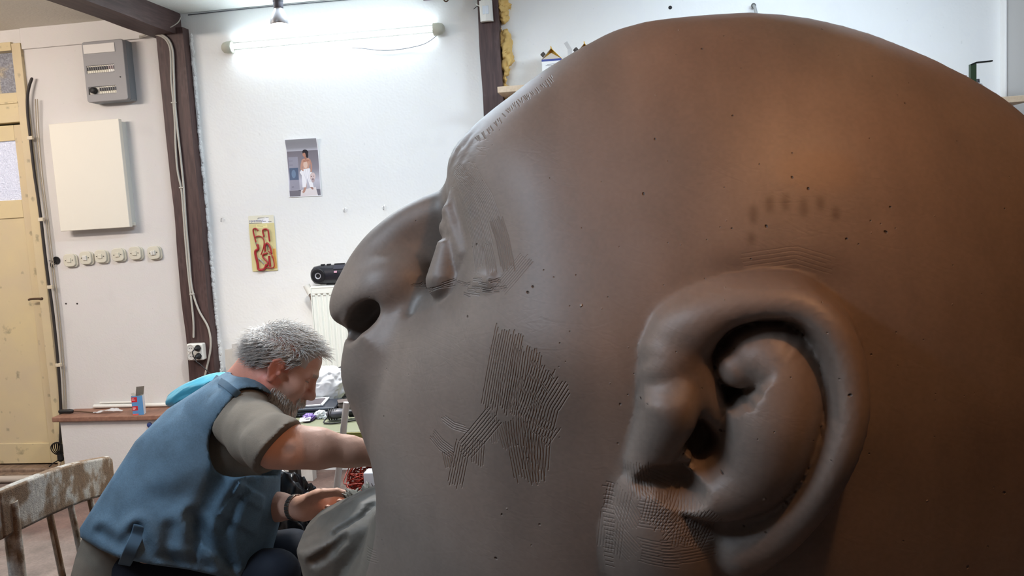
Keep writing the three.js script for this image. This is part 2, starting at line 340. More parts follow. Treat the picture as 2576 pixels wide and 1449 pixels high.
// ---------------------------------------------------------------- the giant clay head
// Sculpted in a frame parallel to the room: x to the back of the head, y up, z from the head's mid plane (positive towards the near ear).
const HEADZ = -1.84;
const hp = (px, py, z = 0) => { const p = onZ(px, py, HEADZ + z); return [p.x, p.y]; };
const HG = { x0: -1.0, y0: 0.02, s: 0.01, nx: 211, ny: 196 };
function inflate(poly, cmap, its = 700) {                 // soft bulge: laplacian h = -c inside the outline, 0 outside
  const { x0, y0, s, nx, ny } = HG, N = nx * ny, h = new Float32Array(N), D = new Float32Array(N), c = new Float32Array(N), g = new Float32Array(N), dist = polyDist(poly);
  for (let j = 0; j < ny; j++) for (let i = 0; i < nx; i++) { const o = j * nx + i, x = x0 + i * s, y = y0 + j * s; D[o] = dist(x, y); c[o] = cmap(x, y) * s * s; }
  for (let k = 0; k < its; k++) for (let j = 1; j < ny - 1; j++) for (let o = j * nx + 1; o < (j + 1) * nx - 1; o++)
    if (D[o] > 0) h[o] += 1.95 * (0.25 * (h[o - 1] + h[o + 1] + h[o - nx] + h[o + nx] + c[o]) - h[o]);
  const known = new Uint8Array(N);
  for (let o = 0; o < N; o++) if (D[o] > 0.014) { g[o] = h[o] / D[o]; known[o] = 1; }
  for (let k = 0; k < 12; k++) {                          // carry the slope outwards over the edge
    const add = [];
    for (let j = 1; j < ny - 1; j++) for (let o = j * nx + 1; o < (j + 1) * nx - 1; o++) {
      if (known[o]) continue; let a = 0, n = 0;
      for (const d of [-1, 1, -nx, nx, -nx - 1, -nx + 1, nx - 1, nx + 1]) if (known[o + d]) { a += g[o + d]; n++; }
      if (n) add.push([o, a / n]);
    }
    for (const [o, v] of add) { g[o] = v; known[o] = 1; }
  }
  const bil = (A, x, y) => { const u = clamp((x - x0) / s, 0, nx - 1.001), v = clamp((y - y0) / s, 0, ny - 1.001), i = u | 0, j = v | 0, o = j * nx + i, a = u - i, b = v - j; return mix(mix(A[o], A[o + 1], a), mix(A[o + nx], A[o + nx + 1], a), b); };
  const cub = (A, x, y) => {
    const u = clamp((x - x0) / s, 1, nx - 2.001), v = clamp((y - y0) / s, 1, ny - 2.001), i = u | 0, j = v | 0, a = u - i, b = v - j;
    const w = (t) => [((2 - t) * t - 1) * t / 2, ((3 * t - 5) * t * t + 2) / 2, ((4 - 3 * t) * t + 1) * t / 2, ((t - 1) * t * t) / 2], wa = w(a), wb = w(b); let r = 0;
    for (let q = 0; q < 4; q++) { const o = (j - 1 + q) * nx + i - 1; r += wb[q] * (wa[0] * A[o] + wa[1] * A[o + 1] + wa[2] * A[o + 2] + wa[3] * A[o + 3]); }
    return r;
  };
  return (x, y) => { const d = dist(x, y); if (d < -0.06) return d * 0.3; const k = sstep(0.03, 0.07, d); let r = 0; if (k < 1) r += (1 - k) * mix(0.3, bil(g, x, y), sstep(-0.06, -0.015, d)) * d; if (k > 0) r += k * cub(h, x, y); return r; };
}
// the outline of the head without nose and lips
const headOutline = smoothPoly([
  [1135, 480], [1139, 515], [1151, 575], [1165, 632], [1166, 676], [1130, 698], [1062, 706], [1015, 752], [988, 828], [968, 872], [957, 922], [950, 980], [953, 1040], [966, 1130], [971, 1190], [968, 1245], [950, 1285],
  [914, 1322], [862, 1352], [820, 1402], [788, 1440], [768, 1480], [762, 1540], [805, 1600], [920, 1640], [1090, 1660], [1230, 1720], [1290, 1830], [1300, 1960], [1800, 1985], [2350, 1960], [2430, 1760],
  [2560, 1540], [2650, 1330], [2720, 1100], [2752, 880], [2745, 700], [2710, 540], [2645, 425], [2570, 334], [2515, 287], [2445, 235], [2375, 196], [2297, 155], [2198, 115], [2100, 81], [2000, 58], [1900, 48], [1790, 49],
  [1684, 58], [1605, 71], [1535, 92], [1475, 124], [1425, 154], [1384, 178], [1340, 208], [1300, 240], [1270, 262], [1240, 285], [1210, 310], [1185, 335], [1158, 362], [1141, 388], [1134, 410], [1132, 440]].map(([x, y]) => hp(x, y)), 340);
const gauss = (x, y, cx, cy, sx, sy) => Math.exp(-(((x - cx) / sx) ** 2 + ((y - cy) / sy) ** 2));
const headH = inflate(headOutline, (x, y) => 1.0 + 0.25 * sstep(-0.2, -0.5, x) * sstep(1.4, 1.0, y));
const bump = (px, py, z, amp, sx, sy) => { const [cx, cy] = hp(px, py, z); return (x, y) => amp * gauss(x, y, cx, cy, sx, sy); };
const headBumps = [
  bump(1235, 590, 0.3, -0.018, 0.06, 0.12),               // plane beside the eye
  bump(1400, 860, 0.36, 0.022, 0.16, 0.12),               // cheekbone
  bump(1180, 1060, 0.3, -0.012, 0.09, 0.14),              // hollow of the cheek
  bump(1500, 420, 0.42, -0.02, 0.16, 0.16),               // temple
];
// --- the ear, as heights over the side of the head
const EARZ = 0.655, ep = ([px, py]) => hp(px, py, EARZ);
const earOutline = polyDist(smoothPoly([[1650, 812], [1700, 768], [1780, 738], [1870, 722], [1960, 718], [2045, 732], [2108, 775], [2152, 840], [2174, 920], [2172, 1010], [2150, 1100], [2108, 1190], [2052, 1270], [1985, 1340], [1905, 1405], [1840, 1470],
  [1760, 1540], [1670, 1555], [1590, 1505], [1535, 1415], [1522, 1320], [1555, 1230], [1588, 1160], [1604, 1080], [1618, 1000], [1636, 920]].map(ep), 160));
function resample(pts, k = 5) {
  const n = pts.length - 1, cr = (a, b, c, d, t) => 0.5 * (2 * b + (c - a) * t + (2 * a - 5 * b + 4 * c - d) * t * t + (3 * b - a - 3 * c + d) * t * t * t);
  const out = []; for (let i = 0; i < n; i++) for (let q = 0; q < k; q++) out.push(pts[i].map((_, c) => cr(pts[Math.max(0, i - 1)][c], pts[i][c], pts[i + 1][c], pts[Math.min(n, i + 2)][c], q / k))); out.push(pts[n]); return out;
}
function ridge(list, sign = 1, fall = 5) {                                    // [px, py, radius, crest height]
  const pts = resample(list), d = pathDist(pts.map(([px, py, r, h]) => hp(px, py, 0.525 + sign * h))), n = pts.length - 1;
  return (x, y) => { const [q, t] = d(x, y), u = t * n, i = Math.min(n - 1, u | 0), r = mix(pts[i][2], pts[i + 1][2], u - i), h = mix(pts[i][3], pts[i + 1][3], u - i); return q < r ? h - r * (1 - Math.sqrt(1 - (q / r) ** 2)) : h - r - (q - r) * fall; };
}
function groove(pts) { const f = ridge(pts.map(([x, y, r, h]) => [x, y, r, -h]), -1, 3); return (x, y) => -f(x, y); }
const helix = ridge([[1700, 880, 0.05, 0.045], [1722, 850, 0.052, 0.055], [1760, 815, 0.042, 0.066], [1810, 786, 0.032, 0.074], [1870, 768, 0.027, 0.082], [1950, 760, 0.025, 0.092], [2025, 772, 0.025, 0.102], [2085, 815, 0.025, 0.112], [2122, 880, 0.025, 0.118], [2138, 960, 0.024, 0.122], [2132, 1050, 0.023, 0.122], [2100, 1140, 0.022, 0.116], [2046, 1228, 0.022, 0.096], [1990, 1288, 0.026, 0.074], [1930, 1335, 0.034, 0.056], [1860, 1370, 0.045, 0.046]]);
const antihelix = ridge([[1856, 922, 0.03, 0.05], [1900, 912, 0.052, 0.068], [1948, 925, 0.068, 0.084], [1968, 990, 0.07, 0.094], [1955, 1070, 0.066, 0.098], [1925, 1150, 0.06, 0.09], [1870, 1210, 0.046, 0.076], [1790, 1238, 0.034, 0.062], [1710, 1222, 0.03, 0.054], [1668, 1205, 0.026, 0.044]]);
const crus = ridge([[1705, 900, 0.06, 0.046], [1738, 958, 0.042, 0.036], [1790, 1020, 0.022, 0.016], [1826, 1082, 0.016, -0.004]]);
const tragus = ridge([[1668, 945, 0.036, 0.036], [1684, 1000, 0.042, 0.062], [1682, 1045, 0.042, 0.062], [1650, 1105, 0.036, 0.042], [1625, 1150, 0.03, 0.03]]);
const lobe = ridge([[1660, 1270, 0.075, 0.045], [1660, 1340, 0.1, 0.052], [1680, 1420, 0.105, 0.05], [1700, 1480, 0.09, 0.04]], 1, 2);
const scapha = groove([[1795, 880, 0.03, 0.0], [1830, 850, 0.034, -0.01], [1900, 825, 0.034, 0.005], [1975, 825, 0.032, 0.028], [2040, 855, 0.03, 0.052], [2078, 925, 0.028, 0.068], [2088, 1010, 0.025, 0.078], [2068, 1100, 0.023, 0.08], [2015, 1190, 0.022, 0.068], [1950, 1260, 0.024, 0.05], [1870, 1290, 0.03, 0.034], [1790, 1300, 0.035, 0.03]]);
const conchaUp = groove([[1780, 905, 0.026, -0.03], [1792, 945, 0.028, -0.05], [1812, 985, 0.024, -0.05], [1838, 1018, 0.016, -0.02]]);
const conchaLow = groove([[1762, 1010, 0.03, -0.05], [1778, 1075, 0.048, -0.055], [1780, 1130, 0.054, -0.045], [1745, 1168, 0.04, -0.03], [1682, 1160, 0.024, -0.005]]);
const notch = groove([[1700, 1165, 0.022, -0.02], [1650, 1165, 0.018, 0.0], [1615, 1180, 0.012, 0.012]]);
const earHeight = (x, y) => {
  const d = earOutline(x, y); if (d < -0.09) return 0;
  const [fx] = ep([1640, 900]), back = sstep(fx, fx + 0.3, x), low = sstep(hp(0, 1200, EARZ)[1], hp(0, 1330, EARZ)[1], y);
  let e = mix(0.012, 0.062, back) * sstep(-0.012, mix(0.06, 0.008 + 0.04 * (1 - low), back), d);
  const m = sstep(-0.02, 0.01, d), cut = (g, k) => { e = mix(e, smin(e, g(x, y), k), m); };
  cut(scapha, 0.02);
  e = smax(e, lobe(x, y), 0.04);
  cut(conchaLow, 0.025); cut(conchaUp, 0.02);
  e = smax(e, antihelix(x, y), 0.02);
  e = smax(e, crus(x, y), 0.016); e = smax(e, helix(x, y), 0.016);
  e = smax(e, tragus(x, y), 0.035); cut(notch, 0.014);
  return d < -0.03 ? e * sstep(-0.09, -0.03, d) : e;
};
// --- nose, lips: outlines with their own thickness
const noseOutline = polyDist(smoothPoly([[1150, 455], [1100, 480], [1050, 500], [1000, 526], [960, 555], [920, 592], [885, 638], [857, 690], [840, 725], [832, 760], [834, 787], [845, 806], [865, 819], [890, 826], [940, 812], [985, 800], [1040, 760], [1150, 700], [1300, 600], [1300, 460]].map(([x, y]) => hp(x, y, 0.02)), 150));
const lipOutline = polyDist(smoothPoly([[892, 790], [886, 824], [878, 868], [873, 905], [876, 942], [886, 977], [901, 1016], [921, 1060], [940, 1098], [960, 1135], [1100, 1150], [1150, 900], [1060, 760]].map(([x, y]) => hp(x, y, 0.04)), 120));
const lowOutline = polyDist(smoothPoly([[990, 1222], [940, 1237], [915, 1249], [880, 1262], [850, 1275], [820, 1290], [790, 1304], [771, 1320], [762, 1342], [764, 1362], [773, 1392], [782, 1420], [850, 1450], [1000, 1420], [1060, 1300]].map(([x, y]) => hp(x, y, 0.05)), 120));
const slab = (d, z, w, r) => { const a = r - d, b = Math.abs(z) - w + r; return Math.min(Math.max(a, b), 0) + Math.hypot(Math.max(a, 0), Math.max(b, 0)) - r; };
const lipA = hp(773, 1314, 0.05), lipB = hp(939, 1235, 0.05), lipTop = (x) => mix(lipA[1], lipB[1], (x - lipA[0]) / (lipB[0] - lipA[0]));
const hp3 = (px, py, z) => { const p = onZ(px, py, HEADZ + z); return V(p.x, p.y, z); };
const nosePts = { tip: hp(880, 740), bridge: hp(1120, 480) };
const alar = ellipsoid(hp3(985, 742, 0.1), 0.1, 0.082, 0.07, new THREE.Quaternion().setFromAxisAngle(V(0, 0, 1), 0.5));
const nostril = ellipsoid(hp3(922, 800, 0.12), 0.062, 0.032, 0.075, new THREE.Quaternion().setFromAxisAngle(V(0, 0, 1), 0.75));
const nostril2 = capsule(hp3(905, 830, 0.09), hp3(955, 800, 0.12), 0.024, 0.02);
const alarCrease = capsule(hp3(1052, 655, 0.17), hp3(1030, 780, 0.19), 0.016, 0.012);
const onBare = (px, py, out = 0) => { let z = 0.25, p; for (let i = 0; i < 24; i++) { p = hp(px, py, z); z = mix(z, Math.sqrt(Math.max(0, 2 * headH(...p))), 0.35); } return V(p[0], p[1], z + out); };
const chain = (pts) => pts.slice(1).map((b, i) => { const a = pts[i]; return capsule(onBare(a[0], a[1], a[3] || 0), onBare(b[0], b[1], b[3] || 0), a[2], b[2]); });
const fixedChain = (pts) => pts.slice(1).map((b, i) => capsule(hp3(pts[i][0], pts[i][1], pts[i][2]), hp3(b[0], b[1], b[2]), pts[i][3], b[3]));
const lidUp = fixedChain([[1150, 505, 0.15, 0.02], [1138, 535, 0.17, 0.021], [1152, 580, 0.2, 0.021], [1172, 640, 0.24, 0.02]]);
const lidLow = fixedChain([[1140, 556, 0.16, 0.02], [1136, 574, 0.17, 0.025], [1148, 612, 0.2, 0.022], [1168, 665, 0.24, 0.02]]);
const stump = capsule(hp3(1134, 628, 0.2), hp3(1128, 705, 0.22), 0.031, 0.046);
const stumpTop = (x, y, z) => y - hp(1130, 606, 0.2)[1] + (x + 0.33) * 0.1;
const lump = capsule(onBare(1090, 714, -0.01), onBare(1240, 714, -0.022), 0.02, 0.022);
const mouthHole = ellipsoid(V(hp3(1015, 1168, 0).x, hp3(1015, 1168, 0).y, 0), 0.15, 0.07, 0.235);
const CELL = 0.006, LO = [-1.0, 0.02, -0.66], HI = [1.08, 1.92, 0.72];
function headColumn(x, y) {
  const h = headH(x, y); let b = 0; if (h > 0) for (const f of headBumps) b += f(x, y);
  const gx = (headH(x + 0.004, y) - h) / 0.004, gy = (headH(x, y + 0.004) - h) / 0.004;
  const t = clamp(((x - nosePts.bridge[0]) * (nosePts.tip[0] - nosePts.bridge[0]) + (y - nosePts.bridge[1]) * (nosePts.tip[1] - nosePts.bridge[1])) / ((nosePts.tip[0] - nosePts.bridge[0]) ** 2 + (nosePts.tip[1] - nosePts.bridge[1]) ** 2));
  return { h, g2: Math.min(1, gx * gx + gy * gy), b, e: h > 0 ? earHeight(x, y) : 0, dn: x < 0 ? noseOutline(x, y) : -1, dl: x < 0 ? lipOutline(x, y) : -1, dw: x < 0 ? lowOutline(x, y) : -1, wn: mix(0.062, 0.12, sstep(0.2, 1, t)) };
}
const creases = [];
function headField(x, y, z, c) {
  const az = Math.abs(z), off = (c.b + c.e) * sstep(0.02, 0.2, az), zz = az - off;
  let d = (zz * Math.abs(zz) - 2 * c.h) / (2 * Math.sqrt(zz * zz + c.g2) + 0.02);
  if (x < 0.05 && az < 0.45) {
    if (c.dn > -0.1) {
      let n = slab(c.dn, z, c.wn, c.wn * 0.92);
      if (x < -0.3 && az < 0.3) { n = smin(n, alar(x, y, az), 0.05); }
      d = smin(d, n, 0.035);
    }
    if (c.dl > -0.1) d = smin(d, slab(az > 0.03 ? lipOutline(x - 0.8 * az * az, y) : c.dl, z, 0.22, 0.12), 0.03);
    if (c.dw > -0.1) { let l = slab(az > 0.03 ? lowOutline(x - 1.0 * az * az, y) : c.dw, z, 0.175, 0.055); l = smax(l, (y - lipTop(x) + 0.3 * Math.max(0, az - 0.03)) * 0.9, 0.012); l += 0.004 * fbm(x * 46, y * 50, z * 46, 3); d = smin(d, l, 0.006); for (const g of creases) d = smax(d, -g(x, y, az), 0.008); }
    if (x < -0.2 && y > 1.5 && y < 1.75 && az < 0.4) d += 0.007 * fbm(x * 34, y * 34, z * 34, 3) * Math.exp(-(((x + 0.335) / 0.05) ** 2) - ((y - 1.635) / 0.055) ** 2);
    if (y > 1.15 && y < 1.57) {
      d = smax(d, -nostril(x, y, az), 0.02); d = smax(d, -nostril2(x, y, az), 0.02); d = smax(d, -alarCrease(x, y, az), 0.02);
      let l = smax(stump(x, y, az), stumpTop(x, y, az), 0.006);
      for (const q of [...lidUp, ...lidLow]) l = smin(l, q(x, y, az), 0.006);
      d = smin(d, smin(l, lump(x, y, az), 0.02), 0.012);
    }
  }
  d = smax(d, 0.122 - y, 0.004);
  if (y > 0.75 && y < 1.1 && x < -0.2) d = smax(d, -mouthHole(x, y, z), 0.025);
  return d;
}
const onClay = (px, py) => { const h = (z) => { const [x, y] = hp(px, py, z); return headField(x, y, z, headColumn(x, y)); }; let z = 0.55; while (z > -0.1 && h(z) > 0) z -= 0.004; return V(...hp(px, py, z), z); };
for (const [path, r] of [[[[936, 1268], [908, 1296], [874, 1318], [846, 1334]], 0.013], [[[862, 1356], [832, 1386], [806, 1406], [786, 1416]], 0.012]]) { const p = path.map((q) => onClay(...q)); for (let i = 0; i < 3; i++) creases.push(capsule(p[i], p[i + 1], r, r)); }
const headGeo = surfaceNets(headField, LO, HI, CELL, headColumn);
const surfZ = (x, y) => { const c = headColumn(x, y); return Math.sqrt(Math.max(0, 2 * c.h)) + c.b + c.e; };
const onHead = (px, py) => { let z = 0.4, p; for (let i = 0; i < 7; i++) { p = hp(px, py, z); z = mix(z, surfZ(...p), 0.8); } return [...p, z]; };
// clay surface: comb strokes, pits, smears and soft tone patches, laid over the side of the head in metres
const HUV = { x: -1.0, y: 0.3, w: 1.75 };
const hu = ([x, y]) => [(x - HUV.x) / HUV.w, (y - HUV.y) / HUV.w];
{
  const p = headGeo.attributes.position, uv = new Float32Array(p.count * 2);
  for (let i = 0; i < p.count; i++) { const q = hu([p.getX(i), p.getY(i)]); uv[2 * i] = q[0]; uv[2 * i + 1] = q[1]; }
  headGeo.setAttribute('uv', new THREE.BufferAttribute(uv, 2));
}
const NT = 2048, toTex = (px, py) => { const q = hu(onHead(px, py)); return [q[0] * NT, (1 - q[1]) * NT]; };
function combs(c) {                                       // a serrated tool dragged over the clay: each pass leaves parallel furrows
  seed(61);
  const pass = (pts, n, gap, depth = 1) => {
    const T2 = pts.map((p) => toTex(...p)), k = NT / HUV.w * 0.00065;
    for (let i = 0; i < n; i++) {
      const o = (i - (n - 1) / 2) * gap * k, a = rnd() * 0.12, b = 1 - rnd() * 0.14, L = [];
      for (let s = 0; s <= 14; s++) { const t = mix(a, b, s / 14) * (T2.length - 1), j = Math.min(T2.length - 2, t | 0), f = t - j, dx = T2[j + 1][0] - T2[j][0], dy = T2[j + 1][1] - T2[j][1], l = Math.hypot(dx, dy) || 1; L.push([mix(T2[j][0], T2[j + 1][0], f) - (dy / l) * o + rnd() * 0.6, mix(T2[j][1], T2[j + 1][1], f) + (dx / l) * o + rnd() * 0.6]); }
      for (const [sh, col, w] of [[-1.1, `rgba(255,255,255,${0.25 * depth})`, 1.0], [0.5, `rgba(0,0,0,${0.7 * depth})`, 1.5]]) { c.strokeStyle = col; c.lineWidth = w; c.beginPath(); L.forEach(([x, y], q) => (q ? c.lineTo(x + sh, y) : c.moveTo(x + sh, y))); c.stroke(); }
    }
  };
  const P = pass;
  P([[1282, 825], [1262, 930], [1242, 1045]], 13, 7); P([[1330, 868], [1318, 950], [1305, 1030]], 12, 7); P([[1368, 915], [1345, 980], [1318, 1055]], 10, 7); P([[1418, 946], [1372, 1020], [1352, 1100], [1345, 1195]], 10, 7.5); P([[1300, 1050], [1308, 1120], [1328, 1222]], 10, 7.5); P([[1345, 1085], [1350, 1150], [1352, 1220]], 6, 7.5);
  P([[1246, 1040], [1205, 1090], [1160, 1142]], 8, 7.5); P([[1166, 1112], [1155, 1165], [1142, 1228]], 7, 7.5); P([[1205, 1100], [1200, 1172]], 6, 7); P([[1125, 1135], [1135, 1178]], 6, 7); P([[1085, 1090], [1108, 1118], [1140, 1142]], 6, 6, 0.7); P([[1110, 1048], [1140, 1070], [1180, 1082]], 4, 6, 0.5); P([[1265, 1060], [1285, 1130]], 7, 7, 0.7); P([[1390, 1060], [1355, 1110]], 8, 7, 0.6); P([[1300, 940], [1280, 1040]], 8, 6, 0.7);
  for (let k = 0; k < 14; k++) { const x = 1235 + rnd() * 130, y = 850 + rnd() * 230; P([[x, y], [x - 8 + rnd() * 30, y + 60 + rnd() * 40]], 5, 6.5, 0.45); }
  // beside the eye
  P([[1150, 420], [1195, 520], [1225, 640]], 11, 5.2, 0.22); P([[1175, 410], [1225, 500], [1260, 600]], 9, 5.2, 0.18); P([[1246, 545], [1264, 605], [1280, 690]], 8, 6, 0.6); P([[1222, 610], [1240, 690]], 6, 6, 0.35); P([[1165, 480], [1200, 590], [1212, 690]], 10, 5.2, 0.22); P([[1330, 640], [1290, 690], [1255, 730]], 8, 6, 0.3); P([[1145, 420], [1190, 470]], 8, 5, 0.3);
  // brow edge, forehead line: short ticks across
  for (let k = 0; k < 46; k++) { const t = k / 45, x = mix(1190, 1385, t), y = mix(345, 184, t) + 5 * Math.sin(t * 9); if (rnd() < 0.8) P([[x - 1, y + 2], [x + 4 + 7 * rnd(), y + 9 + 11 * rnd()]], 1, 5, 0.45 + 0.35 * rnd()); }
  for (let k = 0; k < 24; k++) { const x = 1145 + rnd() * 70, y = 440 - (x - 1145) * 1.5 + rnd() * 40; P([[x, y], [x + 10 + 16 * rnd(), y - 8 + 22 * rnd()]], 1, 6, 0.2); }
  // cheek ridge, smears
  for (let k = 0; k < 26; k++) { const x = 1070 + rnd() * 170, y = 700 + rnd() * 40; P([[x, y], [x + 16 + 20 * rnd(), y - 10 + 20 * rnd()]], 2, 5, 0.6); }
  for (let k = 0; k < 16; k++) { const x = 1000 + rnd() * 220, y = 730 + rnd() * 320; P([[x, y], [x + 40 * (rnd() - 0.3), y + 80 + 50 * rnd()]], 3, 12, 0.05); }
  P([[980, 850], [1060, 840], [1150, 880]], 5, 16, 0.04); P([[1060, 850], [1070, 960], [1110, 1080]], 6, 12, 0.05);
  // lobe and ear
  const lobePass = [[[1620, 1200], [1690, 1240]], [[1660, 1230], [1640, 1330]], [[1720, 1230], [1650, 1340]], [[1740, 1240], [1720, 1380]], [[1800, 1290], [1730, 1380]], [[1560, 1260], [1600, 1330]], [[1540, 1330], [1600, 1400]], [[1600, 1380], [1720, 1400]], [[1650, 1390], [1800, 1370]], [[1560, 1220], [1545, 1300]], [[1540, 1300], [1530, 1390]], [[1600, 1160], [1612, 1260]], [[1670, 1350], [1760, 1330]], [[1600, 1290], [1690, 1300]]];
  for (const q of lobePass) P(q, 9, 7, 0.3);
  for (let k = 0; k < 20; k++) { const y = 1210 + k * 11; P([[1512 + 10 * rnd(), y], [1545, y + 6]], 1, 5, 0.5); }
  P([[920, 1390], [950, 1402]], 6, 6, 0.2); P([[1860, 660], [2000, 640], [2100, 670]], 5, 10, 0.12);
}
{
  seed(63);
  const speck = []; for (let i = 0; i < 170; i++) speck.push([900 + rnd() * 1650, 60 + rnd() * 1389, 0.5 + 1.6 * rnd() ** 5, rnd()]);
  const bumpT = canvasTex(NT, NT, (c) => {
    c.fillStyle = '#909090'; c.fillRect(0, 0, NT, NT);
    for (let i = 0; i < 16000; i++) { const x = rnd() * NT, y = rnd() * NT, a = -0.5 + rnd() * 1.2, l = 10 + 70 * rnd(), g = rnd() < 0.5 ? '0,0,0' : '255,255,255'; c.strokeStyle = `rgba(${g},${0.006 + 0.012 * rnd()})`; c.lineWidth = 1 + 4 * rnd(); c.beginPath(); c.moveTo(x, y); c.quadraticCurveTo(x + l * 0.5 * Math.cos(a), y + l * 0.5 * Math.sin(a) + 6 * rnd(), x + l * Math.cos(a), y + l * Math.sin(a)); c.stroke(); }
    combs(c);
    for (const [px, py, r, q] of speck) { if (px < 1150 && py < 400) continue; const [x, y] = toTex(px, py); c.fillStyle = q < 0.85 ? 'rgba(0,0,0,0.9)' : 'rgba(255,255,255,0.9)'; c.beginPath(); c.ellipse(x, y, r * 1.5, r, q * 6, 0, 7); c.fill(); }
  }, false);
  const colT = canvasTex(1024, 1024, (c, W) => {
    const im = c.createImageData(W, W);
    for (let j = 0, o = 0; j < W; j++) for (let i = 0; i < W; i++, o += 4) { const u = (i / W) * 9, v = (j / W) * 9, n = fbm(u, v, 2, 5), s = fbm(u * 0.4 + 7, v * 0.4, 5, 3), f = noise3(u * 40, v * 40, 1), q2 = fbm(u * 3.2, v * 0.7, 9, 3), k = 1 + 0.15 * n + 0.025 * f + 0.07 * q2, w = clamp(0.5 + 0.9 * s); im.data[o] = 255 * clamp(mix(0.465, 0.515, w) * k); im.data[o + 1] = 255 * clamp(mix(0.446, 0.446, w) * k); im.data[o + 2] = 255 * clamp(mix(0.426, 0.4, w) * k); im.data[o + 3] = 255; }
    c.putImageData(im, 0, 0);
    const s = W / NT; for (const [px, py, r, q] of speck) { const [x, y] = toTex(px, py); c.fillStyle = q < 0.85 ? 'rgba(40,34,30,0.8)' : 'rgba(225,220,210,0.8)'; c.beginPath(); c.ellipse(x * s, y * s, r * 1.2 * s, r * s, q * 6, 0, 7); c.fill(); }
    const smearPatch = (px, py, rx, ry, col, bl) => { const q = toTex(px, py), e = s * NT / HUV.w * 0.0007; c.filter = `blur(${bl}px)`; c.fillStyle = col; c.beginPath(); c.ellipse(q[0] * s, q[1] * s, rx * e, ry * e, 0.1, 0, 7); c.fill(); c.filter = 'none'; };
    for (const [x, y, h] of [[1895, 540, 22], [1936, 514, 20], [1976, 508, 20], [2022, 522, 22], [2064, 512, 18], [2102, 536, 16], [1890, 600, 14]]) smearPatch(x, y, 8, h, 'rgba(52,38,30,0.42)', 2);
    smearPatch(1960, 672, 150, 32, 'rgba(52,42,40,0.4)', 9); smearPatch(2060, 430, 90, 50, 'rgba(150,112,78,0.22)', 6); smearPatch(1600, 690, 60, 110, 'rgba(160,160,165,0.16)', 12); smearPatch(1310, 480, 90, 80, 'rgba(160,160,165,0.15)', 14);  // broad soft patches: darker above the ear, lighter brown and grey elsewhere
    // the combed clay is tinted slightly darker
    for (const poly of [[[1230, 830], [1330, 850], [1420, 945], [1380, 1080], [1350, 1210], [1310, 1200], [1240, 1060], [1160, 1200], [1130, 1140], [1230, 1040]], [[1140, 400], [1190, 400], [1285, 640], [1270, 690], [1180, 690], [1140, 500]]]) { c.fillStyle = 'rgba(70,62,56,0.14)'; c.filter = 'blur(6px)'; c.beginPath(); poly.forEach(([x, y], i) => { const q = toTex(x, y); i ? c.lineTo(q[0] * s, q[1] * s) : c.moveTo(q[0] * s, q[1] * s); }); c.fill(); c.filter = 'none'; }
  });
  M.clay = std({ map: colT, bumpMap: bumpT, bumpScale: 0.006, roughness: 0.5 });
  const t = thing('sculpture', 'giant unfinished bald head of brown grey clay with a large ear', 'sculpture', V(0.15, 0, HEADZ));
  headGeo.translate(-0.15, 0, 0);
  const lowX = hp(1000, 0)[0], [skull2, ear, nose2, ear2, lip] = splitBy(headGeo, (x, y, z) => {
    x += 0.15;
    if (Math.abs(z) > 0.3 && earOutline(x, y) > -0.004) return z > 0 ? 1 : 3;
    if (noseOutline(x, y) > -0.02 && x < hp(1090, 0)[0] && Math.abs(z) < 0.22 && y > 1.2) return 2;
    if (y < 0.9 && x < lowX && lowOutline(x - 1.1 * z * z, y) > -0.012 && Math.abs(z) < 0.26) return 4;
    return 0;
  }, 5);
  part(t, 'head', skull2, M.clay); part(t, 'ear', ear, M.clay); part(t, 'ear', ear2, M.clay); part(t, 'nose', nose2, M.clay); const damp = M.clay.clone(); damp.color.setRGB(0.74, 0.8, 0.78); damp.roughness = 0.58; part(t, 'lower_lip', lip, damp, 'damp darker lower lip, still rough');
}
